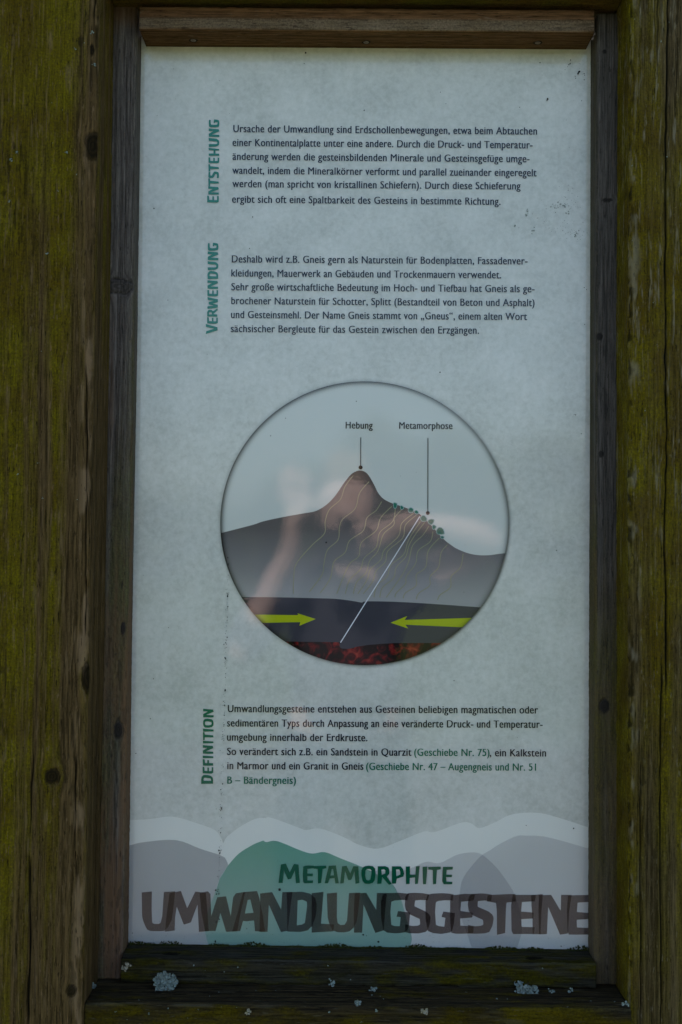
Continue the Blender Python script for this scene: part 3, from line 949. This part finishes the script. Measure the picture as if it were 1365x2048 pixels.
for rk_ in ROCKS:
    P = [(770 + x / 9.1, 980 + y / 9.1) for x, y in rk_]
    c_ = np.mean(P, 0)
    big = [tuple(c_ + (np.array(p) - c_) * (1 + 1.3 / (np.linalg.norm(np.array(p) - c_) + .1))) for p in P]
    o = poly_mesh('rock_picture', [smooth_closed(big, 2)], RL, panel, -.0010)
    poly_mesh('rock_picture', [P], RT, panel, -.0011)
BLK = printed('black_print', (.012, .011, .012))
for (x, y0_, y1_, r_) in ((722, 875, 935, 4.1), (856.3, 876, 1026, 3.9)):
    ribbon('pointer_line', [(x, y0_), (x - .3, y1_)], 1.5, BLK, -.0012)
    poly_mesh('pointer_dot', [[(x - .3 + r_ * cos(t * pi / 8), y1_ + r_ * sin(t * pi / 8)) for t in range(16)]], BLK, panel, -.00125)
INKB = printed('near_black_print', (.018, .020, .024))
text_line('Hebung', 692, 857.2, 745.5, 857.7, 13.4, INKB, .030)
text_line('Metamorphose', 799, 857.8, 905, 858.6, 13.4, INKB, .030)

# printed soft rim (part of the artwork)
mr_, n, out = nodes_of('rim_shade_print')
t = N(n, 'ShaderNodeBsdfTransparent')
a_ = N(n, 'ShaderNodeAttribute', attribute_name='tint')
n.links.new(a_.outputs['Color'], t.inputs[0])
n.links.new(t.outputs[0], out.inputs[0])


def annulus(name, k0, k1, fn, y, rings=8, n_=144):
    vs, cols, fs = [], [], []
    for j in range(rings + 1):
        u = j / rings
        k = k0 + (k1 - k0) * u
        for i in range(n_):
            th = i / n_ * 2 * pi
            p = at(ecx + erx * k * cos(th), ecy + ery * k * sin(th))
            vs.append((p.x, y, p.z))
            v = fn(u, th)
            cols += [v, v, v, 1]
    for j in range(rings):
        for i in range(n_):
            i2 = (i + 1) % n_
            fs.append((j * n_ + i, j * n_ + i2, (j + 1) * n_ + i2, (j + 1) * n_ + i))
    me = mesh_from(name, vs, fs)
    ca = me.color_attributes.new('tint', 'FLOAT_COLOR', 'POINT')
    ca.data.foreach_set('color', cols)
    return link(name, me, mr_, panel)


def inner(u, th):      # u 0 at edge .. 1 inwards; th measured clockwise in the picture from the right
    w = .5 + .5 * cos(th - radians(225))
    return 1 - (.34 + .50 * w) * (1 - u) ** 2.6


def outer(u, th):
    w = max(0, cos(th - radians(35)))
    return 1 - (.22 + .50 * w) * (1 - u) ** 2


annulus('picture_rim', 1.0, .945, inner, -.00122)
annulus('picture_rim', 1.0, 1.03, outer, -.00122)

# glossy protective film ---------------------------------------------------------
mf_, n, out = nodes_of('glossy_film')
tr = N(n, 'ShaderNodeBsdfTransparent')
tr.inputs[0].default_value = (.97, .975, .975, 1)
gl = N(n, 'ShaderNodeBsdfGlossy', Roughness=0.012)
gl.inputs[0].default_value = (1, 1, 1, 1)
fr = N(n, 'ShaderNodeFresnel', IOR=1.52)
g = N(n, 'ShaderNodeNewGeometry')
n1 = N(n, 'ShaderNodeTexNoise', Scale=330.0, Detail=2.0)
n2 = N(n, 'ShaderNodeTexNoise', Scale=9.0, Detail=2.0)
n.links.new(g.outputs['Position'], n1.inputs['Vector'])
n.links.new(g.outputs['Position'], n2.inputs['Vector'])
b1 = N(n, 'ShaderNodeBump', Strength=.07, Distance=.0004)
b2 = N(n, 'ShaderNodeBump', Strength=.07, Distance=.002)
n.links.new(n1.outputs['Fac'], b1.inputs['Height'])
n.links.new(n2.outputs['Fac'], b2.inputs['Height'])
n.links.new(b1.outputs[0], b2.inputs['Normal'])
n.links.new(b2.outputs[0], gl.inputs['Normal'])
mx = N(n, 'ShaderNodeMixShader')
n.links.new(math_n(n, 'MULTIPLY', fr.outputs[0], 0.56), mx.inputs[0])
n.links.new(tr.outputs[0], mx.inputs[1])
n.links.new(gl.outputs[0], mx.inputs[2])
n.links.new(mx.outputs[0], out.inputs[0])
xf0, xf1, zf0, zf1 = x0 + .0005, x1 - .0005, z0 + .0005, z1 - .0005
film = link('protective_film', mesh_from('protective_film', [(xf0, -.0020, zf0), (xf1, -.0020, zf0), (xf1, -.0020, zf1), (xf0, -.0020, zf1)], [(0, 1, 2, 3)]), mf_, panel)

# dirt, mould, moss fringe -----------------------------------------------------
random.seed(11)


def blobs(name, items, mat, y, parent=None):
    vs, fs = [], []
    for (px, py, r_, asp) in items:
        k = random.randint(6, 8)
        b0 = len(vs)
        ph = random.random() * 6
        c0 = at(px, py)
        vs.append((c0.x, y - .0003, c0.z))
        for i in range(k):
            th = ph + i / k * 2 * pi
            rr = r_ * random.uniform(.55, 1.25)
            p = at(px + rr * cos(th), py + rr * asp * sin(th))
            vs.append((p.x, y, p.z))
        for i in range(k):
            fs.append((b0, b0 + 1 + (i + 1) % k, b0 + 1 + i))
    return link(name, mesh_from(name, vs, fs), mat, parent)


MOULD = plain('black_mould', (.010, .012, .010), .8, .2)
SOFT = ink('grey_stain', (.62, .64, .62))
items = []
for (x, y, r_) in [(1158, 145, 3.2), (1156, 149, 2.2), (1140, 129, 1.6), (1137, 131, 1.2), (1141, 122, 1.2), (1168, 149, 1.1), (1150, 154, 1.2), (1151, 158, 1), (1169, 152, 1), (1168, 161, 1), (1095, 199, 2.2), (1094, 202, 1.3),
                   (1080, 127, 1.3), (612, 107, 2.0), (609, 129, 1.0), (729, 222, 1.8), (880, 745, 1.4), (713, 803, 1.2), (653, 1085, 2.4), (572, 837, 1), (542, 872, 1), (892, 209, 1), (881, 186, 1), (1039, 216, 1.2), (1163, 203, 1),
                   (309, 418, 1.6), (500, 498, 1.4), (338, 1255, 1), (308, 1357, 1), (302, 1437, 1.2), (273, 1506, 1.1), (337, 601, 1), (1168, 576, 1.1), (1169, 650, 1), (1113, 1101, 1.4), (1148, 829, 1.1), (1151, 830, 1.1), (1162, 868, 1),
                   (908, 1361, 1.1), (1147, 1656, 1.4), (757, 1882, 2), (727, 1868, 2.2), (1064, 1894, 2.4), (1122, 1891, 1.6), (353, 1886, 1.5), (432, 1779, 1.8), (434, 1787, 1.6), (433, 1842, 1.8), (432, 1881, 2), (560, 1778, 2.4), (494, 1856, 1.4),
                   (266, 1865, 1.3), (1173, 580, .9), (506, 435, 1.4), (561, 1779, 1.4), (733, 1870, 1), (840, 1900, 1.4), (1052, 1650, .9), (960, 655, .8), (928, 1184, .8)]:
    items.append((x, y, r_, random.uniform(.8, 1.3)))
for _ in range(230):                      # the dotted vertical line of mould
    v = random.random()
    y = 1090 + v * 760
    if random.random() < .35: y = random.choice([1188, 1205, 1218, 1240, 1285, 1300, 1320, 1335, 1352, 1380, 1405, 1430, 1448, 1472, 1588, 1612, 1640, 1700, 1756]) + random.gauss(0, 4)
    xx = 459 - (y - 1090) * .030 + random.gauss(0, 1.6)
    big = random.random() < .13
    items.append((xx, y, random.uniform(1.0, 1.9) if big else random.uniform(.35, .8), random.uniform(.8, 1.6)))
for cx_, cy_, sx_, n_ in ((1125, 410, 14, 40), (1100, 445, 26, 45), (1150, 470, 16, 30), (1140, 385, 14, 14), (1150, 140, 16, 12)):
    for _ in range(n_):
        items.append((cx_ + random.gauss(0, sx_), cy_ + random.gauss(0, sx_ * .5), random.uniform(.3, .75), 1))
for _ in range(260):
    items.append((random.uniform(265, 1170), random.uniform(1840, 1893) if random.random() < .6 else random.uniform(110, 1890), random.uniform(.3, .7), 1))
tag(blobs('mould_specks', items, MOULD, -.0024, panel), kind='stuff')
st = [(x + random.gauss(0, 3), y + random.gauss(0, 3), random.uniform(1, 2.2), 1) for x, y in [(1105, 412), (1118, 408), (1130, 412), (1136, 424), (1054, 426), (1052, 430), (1150, 470), (1154, 466), (1067, 462), (1031, 452)] for _ in range(4)]
tag(blobs('stain_specks', st, SOFT, -.0023, panel), kind='stuff')

# moss fringe along the bottom of the sheet
fr_it, random_state = [], random.seed(5)
MG = plain('dark_moss', (.022, .026, .006), .95, .1, .5, 300)
vs, fs = [], []
for _ in range(2600):
    u = random.random()
    px = 258 + u * 920
    base = 1889 + (px - 258) * .0125
    hgt = 7.5 * max(.1, .6 + .8 * math.sin(px * .021) * math.sin(px * .057 + 1)) * random.random() ** 1.6
    if px < 330 or 1120 < px: hgt *= 1.3
    c0 = at(px, base - hgt)
    c0.y = -random.uniform(.0024, .006)
    r_ = random.uniform(.0004, .0014)
    b0 = len(vs)
    for i in range(4):
        th = i * pi / 2 + random.random()
        vs.append((c0.x + r_ * cos(th), c0.y + random.uniform(-.0006, .0006), c0.z + r_ * sin(th) * 1.2))
    fs.append((b0, b0 + 1, b0 + 2, b0 + 3))
tag(link('moss_fringe', mesh_from('moss_fringe', vs, fs), MG, panel), kind='stuff')

# screws --------------------------------------------------------------------------
STEEL = plain('weathered_screw_steel', (.12, .10, .085), .5, .5, .4, 500)
STEEL.node_tree.nodes['Principled BSDF'].inputs['Metallic'].default_value = .7
DARKR = plain('screw_recess_shade', (.01, .008, .006), .8, .1)


def screw(px, py):
    p = at_z(px, py, PZ1 - .0002)
    vs, fs = [], []
    n_ = 16
    prof = [(.0034, 0.0008), (.0034, -.0003), (.0030, -.0009), (.0016, -.0010), (.0013, -.0004), (0, -.0002)]
    for r_, z in prof[:-1]:
        for i in range(n_):
            th = i / n_ * 2 * pi
            q = r_ * (1 if r_ > .0017 else (1.15 if i % 4 == 0 else .7))
            vs.append((p.x + q * cos(th), p.y + q * sin(th), p.z + z))
    vs.append((p.x, p.y, p.z + prof[-1][1]))
    for j in range(len(prof) - 2):
        for i in range(n_):
            i2 = (i + 1) % n_
            fs.append((j * n_ + i, j * n_ + i2, (j + 1) * n_ + i2, (j + 1) * n_ + i))
    L0 = (len(prof) - 2) * n_
    for i in range(n_): fs.append((L0 + i, L0 + (i + 1) % n_, len(vs) - 1))
    return link('screw', mesh_from('screw', vs, fs), STEEL, bat_t)


for px, py in ((387, 80), (733, 84), (1076, 85)):
    screw(px, py)
    p = at_z(px, py, PZ1 - .0002)
    cs_v = [(p.x, p.y, p.z - .0001)] + [(p.x + .0056 * random.uniform(.8, 1.15) * cos(i * pi / 9), p.y + .0050 * random.uniform(.8, 1.15) * sin(i * pi / 9), p.z - .0005) for i in range(18)]
    link('screw_recess_shade', mesh_from('screw_recess_shade', cs_v, [(0, 1 + i, 1 + (i + 1) % 18) for i in range(18)]), DARKR, bat_t)  # flat dark disc painted as the shade inside the countersink

# ------------------------------------------------------------------ lichens
LI = plain('pale_lichen', (.12, .15, .135), .9, .1, .45, 500)
LI2 = plain('cream_lichen', (.18, .17, .125), .9, .1, .35, 700)


def lobes(vs, fs, c, rad, n_, up_, size, rng):
    ux = Vector((1, 0, 0))
    uy = up_.cross(ux).normalized()
    for _ in range(n_):
        th, rr = rng.random() * 2 * pi, rad * sqrt(rng.random())
        q = c + ux * (rr * cos(th)) + uy * (rr * sin(th) * .85) + up_ * rng.uniform(.0002, .0020) * (1.3 - rr / max(rad, 1e-6))
        s_ = size * rng.uniform(.6, 1.3)
        tilt = (up_ + ux * rng.uniform(-.5, .5) + uy * rng.uniform(-.5, .5)).normalized()
        ax = tilt.cross(uy).normalized()
        ay = tilt.cross(ax)
        b0 = len(vs)
        vs.append(q - tilt * s_ * .25)
        k = 8
        for ring, lift in ((.65, 0.0), (1.0, .28)):
            for i in range(k):
                a = i / k * 2 * pi
                w = ring * s_ * rng.uniform(.72, 1.15)
                vs.append(q + ax * (w * cos(a)) + ay * (w * sin(a)) + tilt * s_ * lift * rng.uniform(.3, 1.3))
        for i in range(k):
            i2 = (i + 1) % k
            fs.append((b0, b0 + 1 + i, b0 + 1 + i2))
            fs.append((b0 + 1 + i, b0 + 1 + k + i, b0 + 1 + k + i2, b0 + 1 + i2))


def lichen(px, py, rad, n_, label, where='top', mat=LI, size=.0022, stretch=1.0, group=None):
    rng = random.Random(int(px * 31 + py))
    if where == 'top':
        c, u = at(px, py, yb_front - .014), Vector((0, -1, .35)).normalized()
    elif where == 'front':
        c, u = at(px, py, YRT - .0005), Vector((0, -1, .2)).normalized()
    else:
        c, u = at(px, py, yb_front - .0005), Vector((0, -1, .3)).normalized()
    vs, fs = [], []
    for k in range(int(stretch)):
        lobes(vs, fs, c + Vector(((k - (stretch - 1) / 2) * rad * 1.1, 0, 0)), rad, n_, u, size, rng)
    o = link('lichen', mesh_from('lichen', [v - c for v in vs], fs, True), mat)
    o.location = c
    tag(o, label, 'lichen', group)
    return o


LG = 'lichen tufts on the lower timbers'
lichen(332, 1966, .0130, 130, 'large round pale blue-green lichen rosette on the lower rail at the left', group=LG, size=.0024)
lichen(1054, 1984, .0085, 70, 'broad pale blue lichen clump on the lower rail at the right', group=LG, stretch=2, size=.0019)
lichen(1038, 1966, .0045, 12, 'small pale lichen tuft just above the broad right clump', 'batten', group=LG)
lichen(254, 1933, .0052, 14, 'small whitish lichen tuft in the left corner below the sheet', 'batten', LI2, group=LG, size=.0017)
lichen(184, 1972, .0040, 9, 'pale lichen sliver in the far left corner beside the post', group=LG)
lichen(527, 1991, .0048, 12, 'small blue lichen patch on the rail right of the big left rosette', group=LG, size=.0018)
lichen(664, 1966, .0038, 10, 'tiny pale lichen tuft on the rail left of centre', group=LG, size=.0015)
lichen(748, 1981, .0048, 14, 'small flat bluish lichen patch near the middle of the rail', group=LG, size=.0016)
lichen(717, 2006, .0030, 8, 'tiny bluish lichen on the front edge of the rail near its middle', 'front', group=LG, size=.0017)
lichen(496, 2024, .0032, 8, 'tiny cream lichen on the rail front left of centre', 'front', LI2, group=LG, size=.0016)
lichen(849, 2024, .0040, 9, 'small cream lichen on the rail front right of centre', 'front', LI2, group=LG, size=.0018)
lichen(932, 1986, .0026, 6, 'tiny square bluish lichen on the rail left of the broad clump', group=LG, size=.0017)
lichen(1103, 1981, .0040, 8, 'tiny pale lichen pair on the rail right of the broad clump', group=LG, size=.0013)
lichen(1140, 1979, .0030, 6, 'small pale lichen dot between the right clump and the right post', group=LG, size=.0015)
lichen(1252, 2009, .0035, 7, 'pale lichen sliver where the rail meets the right post', 'front', group=LG, size=.0016)
rng = random.Random(3)
vs, fs = [], []
for _ in range(36):
    px, w = rng.uniform(185, 1250), rng.random()
    if w < .35: c, u = at(px, rng.uniform(1925, 1965), yb_front - .0004), Vector((0, -1, .2))
    elif w < .7: c, u = at_z(px, rng.uniform(1975, 2005), zrail_b + .0006), Vector((0, -.2, 1))
    else: c, u = at(px, rng.uniform(2012, 2048), YRT - .0004), Vector((0, -1, 0))
    lobes(vs, fs, c, .0010, rng.randint(1, 2), u.normalized(), rng.uniform(.0004, .0010), rng)
for _ in range(16):
    px, py = rng.uniform(5, 170), rng.uniform(20, 1000)
    lobes(vs, fs, at(px, py, YP - .0004), .0014, rng.randint(1, 3), Vector((0, -1, 0)), rng.uniform(.0004, .0009), rng)
for px, py in ((185, 66), (153, 99), (377 / 2, 130), (23, 321), (35, 305), (134, 306)):
    lobes(vs, fs, at(px, py, YP - .0004), .0022, 6, Vector((0, -1, 0)), .0010, rng)
for _ in range(12):
    px, py = rng.uniform(1262, 1364), rng.uniform(20, 900)
    lobes(vs, fs, at(px, py, YR - .0004), .0012, rng.randint(1, 2), Vector((0, -1, 0)), rng.uniform(.0004, .0008), rng)
tag(link('lichen_specks', mesh_from('lichen_specks', vs, fs), LI), 'scattered crumbs of pale lichen on the posts and lower rail', 'lichen', kind='stuff')

# ------------------------------------------------------------------ ground
mg, n, out = nodes_of('gravel_and_grass')
b = N(n, 'ShaderNodeBsdfPrincipled', Roughness=.95)
g = N(n, 'ShaderNodeNewGeometry')
sx = N(n, 'ShaderNodeSeparateXYZ')
n.links.new(g.outputs['Position'], sx.inputs[0])
nn = N(n, 'ShaderNodeTexNoise', Scale=1.4, Detail=8.0)
nf = N(n, 'ShaderNodeTexNoise', Scale=60.0, Detail=6.0)
n.links.new(g.outputs['Position'], nn.inputs['Vector'])
n.links.new(g.outputs['Position'], nf.inputs['Vector'])
yy = math_n(n, 'ADD', sx.outputs['Y'], math_n(n, 'MULTIPLY', nn.outputs['Fac'], 1.2))
edge_ = ramp(n, math_n(n, 'MULTIPLY_ADD', yy, .1, .8), [(.17, 0.0), (.20, 1.0), (.70, 1.0), (.73, 0.0)])
grass = ramp(n, nf.outputs['Fac'], [(.3, (.035, .055, .012)), (.7, (.10, .13, .035))])
grav = ramp(n, nf.outputs['Fac'], [(.3, (.055, .047, .036)), (.7, (.12, .105, .083))])
n.links.new(mixc(n, edge_, grass, grav), b.inputs['Base Color'])
bp = N(n, 'ShaderNodeBump', Strength=.6, Distance=.02)
n.links.new(nf.outputs['Fac'], bp.inputs['Height'])
n.links.new(bp.outputs[0], b.inputs['Normal'])
n.links.new(b.outputs[0], out.inputs[0])
gv, gf = [], []
gn = 40
ex = [(-1 if i < gn / 2 else 1) * (abs(i - gn / 2) / (gn / 2)) ** 3 * 600 for i in range(gn + 1)]
for yv in ex:
    for xv in ex:
        gv.append((xv, yv, -.01 + .004 * sin(xv * 3) * cos(yv * 2)))
for j in range(gn):
    for i in range(gn):
        a = j * (gn + 1) + i
        gf.append((a, a + 1, a + gn + 2, a + gn + 1))
tag(link('ground', mesh_from('ground', gv, gf), mg), kind='structure')

# ------------------------------------------------------------------ woodland seen in the film's reflection
LEAF = plain('woodland_leaves', (.085, .11, .05), .8, .2, .5, 1.5)
rng = np.random.default_rng(4)
nq = 26000
X = rng.uniform(-60, 60, nq)
top_h = 5.2 + 1.3 * np.sin(X * .21) + .9 * np.sin(X * .53 + 1) + .5 * np.sin(X * 1.7)
Zt = top_h * rng.random(nq) ** .75
Yt = -46 - rng.random(nq) * 5 * (1 - (Zt / top_h) ** 2) + rng.normal(0, .5, nq)
cc = np.stack([X, Yt, Zt], 1)
a1 = rng.normal(0, 1, (nq, 3)); a1 /= np.linalg.norm(a1, axis=1)[:, None]
a2 = np.cross(a1, rng.normal(0, 1, (nq, 3))); a2 /= np.linalg.norm(a2, axis=1)[:, None]
sz = rng.uniform(.2, .5, (nq, 1))
V = np.stack([cc + a1 * sz, cc + a2 * sz * .7, cc - a1 * sz, cc - a2 * sz * .7], 1).reshape(-1, 3)
F = np.arange(nq * 4).reshape(-1, 4)
tag(link('woodland', mesh_from('woodland', V.tolist(), F.tolist()), LEAF), kind='stuff')

# ------------------------------------------------------------------ the photographer, seen as a reflection in the film
xc, zc, yc = CAM.x, CAM.z, CAM.y


def skinned(name, verts, edges, radii, mat, parent, sub=2):
    me = bpy.data.meshes.new(name + '_skeleton')
    me.from_pydata([tuple(v) for v in verts], edges, [])
    o = bpy.data.objects.new('t', me)
    C.objects.link(o)
    sk = o.modifiers.new('s', 'SKIN')
    me.skin_vertices.new() if not me.skin_vertices else None
    for i, r in enumerate(radii):
        rr = r if isinstance(r, tuple) else (r, r)
        me.skin_vertices[0].data[i].radius = rr
        me.skin_vertices[0].data[i].use_root = (i == 0)
    su = o.modifiers.new('u', 'SUBSURF')
    su.levels = su.render_levels = sub
    bpy.context.view_layer.update()
    ev = o.evaluated_get(bpy.context.evaluated_depsgraph_get())
    nm = bpy.data.meshes.new_from_object(ev)
    nm.name = name
    bpy.data.objects.remove(o)
    nm.polygons.foreach_set('use_smooth', [True] * len(nm.polygons))
    nm.materials.clear()
    ob = link(name, nm, mat, None)
    if parent:
        ob.parent = parent
    return ob


SKIN = plain('sunlit_skin', (.66, .46, .41), .55, .4, .08, 30)
SHIRT = plain('grey_cotton_shirt', (.085, .085, .105), .9, .1, .2, 200)
DENIM = plain('dark_trousers', (.03, .035, .055), .9, .1, .2, 200)
LEATH = plain('dark_shoes', (.03, .022, .018), .5, .4)
HAIR = plain('short_fair_hair', (.22, .16, .10), .8, .2, .4, 300)
BLACKP = plain('black_camera_plastic', (.015, .015, .016), .45, .4)
V_, E_, Rr = [], [], []


ZK = 1.072


def vadd(p, r, link_to=None, body=True):
    V_.append(Vector((xc + p[0], p[1], p[2] * (ZK if body else 1)))); Rr.append(r)
    if link_to is not None: E_.append((link_to, len(V_) - 1))
    return len(V_) - 1


pelvis = vadd((0, -1.70, .84), (.155, .12))
waist = vadd((0, -1.69, 1.00), (.135, .10), pelvis)
chest = vadd((0, -1.67, 1.15), (.155, .11), waist)
uch = vadd((0, -1.65, 1.235), (.12, .09), chest)
neck = vadd((0, -1.62, 1.30), .052, uch)
jaw = vadd((0, -1.575, 1.365), (.060, .068), neck)
face = vadd((0, -1.57, 1.435), (.076, .092), jaw)
crown = vadd((0, -1.575, 1.505), (.070, .082), face)
nose = vadd((0, -1.475, 1.405), .011, face)
for sgn in (-1, 1):
    vadd((sgn * .083, -1.57, 1.425), (.008, .022), face)


def arm(sgn, sh, el, wr, palm, fdir, tdir, spread):
    s_ = vadd(sh, .058, uch, False)
    u_ = vadd(tuple((np.array(sh) + np.array(el)) / 2), .047, s_, False)
    e_ = vadd(el, .041, u_, False)
    f_ = vadd(tuple(np.array(el) * .6 + np.array(wr) * .4), .040, e_, False)
    w_ = vadd(wr, .026, f_, False)
    p_ = vadd(palm, (.030, .018), w_, False)
    fd, sp_, td = np.array(fdir, float), np.array(spread, float), np.array(tdir, float)
    for i, (ln, of) in enumerate(((.072, -.030), (.082, -.010), (.076, .011), (.060, .030))):
        a = np.array(palm) + fd * .036 + sp_ * of
        k0 = vadd(tuple(a), .0095, p_, False)
        k1 = vadd(tuple(a + fd * ln * .5 + np.array((0, .010, 0))), .0085, k0, False)
        vadd(tuple(a + fd * ln * .95 + np.array((0, .006, 0))), .0072, k1, False)
    t0 = vadd(tuple(np.array(palm) + td * .032), .011, p_, False)
    vadd(tuple(np.array(palm) + td * .055 + fd * .022), .0085, t0, False)


arm(-1, (-.17, -1.64, 1.325), (-.275, -1.50, 1.150), (-.140, -1.42, 1.415), (-.125, -1.385, 1.520), (-.03, .02, 1.0), (.9, 0, .2), (1, 0, .05))
arm(1, (.17, -1.64, 1.33), (.395, -1.56, 1.455), (.165, -1.44, 1.500), (.100, -1.400, 1.472), (-.9, .1, -.35), (-.35, -.2, -.9), (0, 0, 1))
for sgn in (-1, 1):
    h = vadd((sgn * .095, -1.70, .80), (.095, .095), pelvis)
    k = vadd((sgn * .12, -1.67, .46), .060, h)
    c_ = vadd((sgn * .125, -1.70, .30), .056, k)
    a_ = vadd((sgn * .125, -1.72, .09), .036, c_)
    vadd((sgn * .14, -1.58, .035), (.040, .030), a_)
person = skinned('person', V_, E_, Rr, SKIN, None)
tag(person, 'photographer in a grey shirt, camera raised, seen only as a reflection in the film', 'person')


def cloth(name, pts, mat, edges=None, sub=2):
    return skinned(name, [Vector((xc + p[0], p[1], p[2] * ZK)) for p, r in pts], edges or [(i, i + 1) for i in range(len(pts) - 1)], [r for p, r in pts], mat, person, sub)


cloth('shirt', [((0, -1.70, .76), (.178, .142)), ((0, -1.69, 1.0), (.150, .116)), ((0, -1.67, 1.15), (.170, .126)), ((0, -1.65, 1.245), (.132, .10)), ((0, -1.63, 1.275), (.07, .07)),
                ((-.17, -1.64, 1.235), .072), ((-.27, -1.505, 1.085), .054), ((-.215, -1.465, 1.185), .050), ((.17, -1.64, 1.24), .072), ((.27, -1.61, 1.295), .062)], SHIRT,
      [(0, 1), (1, 2), (2, 3), (3, 4), (3, 5), (5, 6), (6, 7), (3, 8), (8, 9)])
cloth('trousers', [((0, -1.70, .80), (.165, .13)), ((-.095, -1.70, .78), .108), ((-.12, -1.67, .46), .076), ((-.125, -1.71, .12), .066), ((.095, -1.70, .78), .108), ((.12, -1.67, .46), .076), ((.125, -1.71, .12), .066)], DENIM,
      [(0, 1), (1, 2), (2, 3), (0, 4), (4, 5), (5, 6)])
for sgn in (-1, 1):
    cloth('shoe', [((sgn * .127, -1.75, .045), (.045, .042)), ((sgn * .132, -1.66, .045), (.046, .042)), ((sgn * .142, -1.55, .035), (.042, .030))], LEATH)
cloth('hair', [((0, -1.625, 1.44), (.078, .055)), ((0, -1.605, 1.50), (.080, .075)), ((0, -1.575, 1.535), (.072, .070)), ((0, -1.535, 1.545), (.055, .035))], HAIR)

# the hand-held camera just behind the viewpoint
camobj = bpy.data.objects.new('handheld_camera', None)
camobj.location = (xc, yc - .05, zc)
C.objects.link(camobj)
tag(camobj, 'black camera held up by the photographer, facing the information board', 'camera')
import bmesh


def bmobj(name, fn, mat, parent):
    bm = bmesh.new()
    fn(bm)
    me = bpy.data.meshes.new(name)
    bm.to_mesh(me)
    bm.free()
    return link(name, me, mat, parent)


def body_fn(bm):
    bmesh.ops.create_cube(bm, size=1, matrix=Matrix.Diagonal((.135, .035, .092, 1)))
    bmesh.ops.create_cube(bm, size=1, matrix=Matrix.Translation((0, 0, .056)) @ Matrix.Diagonal((.045, .030, .022, 1)))
    bmesh.ops.bevel(bm, geom=bm.edges[:], offset=.006, segments=2, affect='EDGES')


def lens_fn(bm):
    R_ = Matrix.Rotation(pi / 2, 4, 'X')
    bmesh.ops.create_cone(bm, segments=32, radius1=.036, radius2=.033, depth=.026, cap_ends=True, matrix=Matrix.Translation((0, .028, 0)) @ R_)


bo = bmobj('camera_body', body_fn, BLACKP, camobj)
bo.location = (0, -.02, 0)
lo_ = bmobj('lens', lens_fn, BLACKP, camobj)
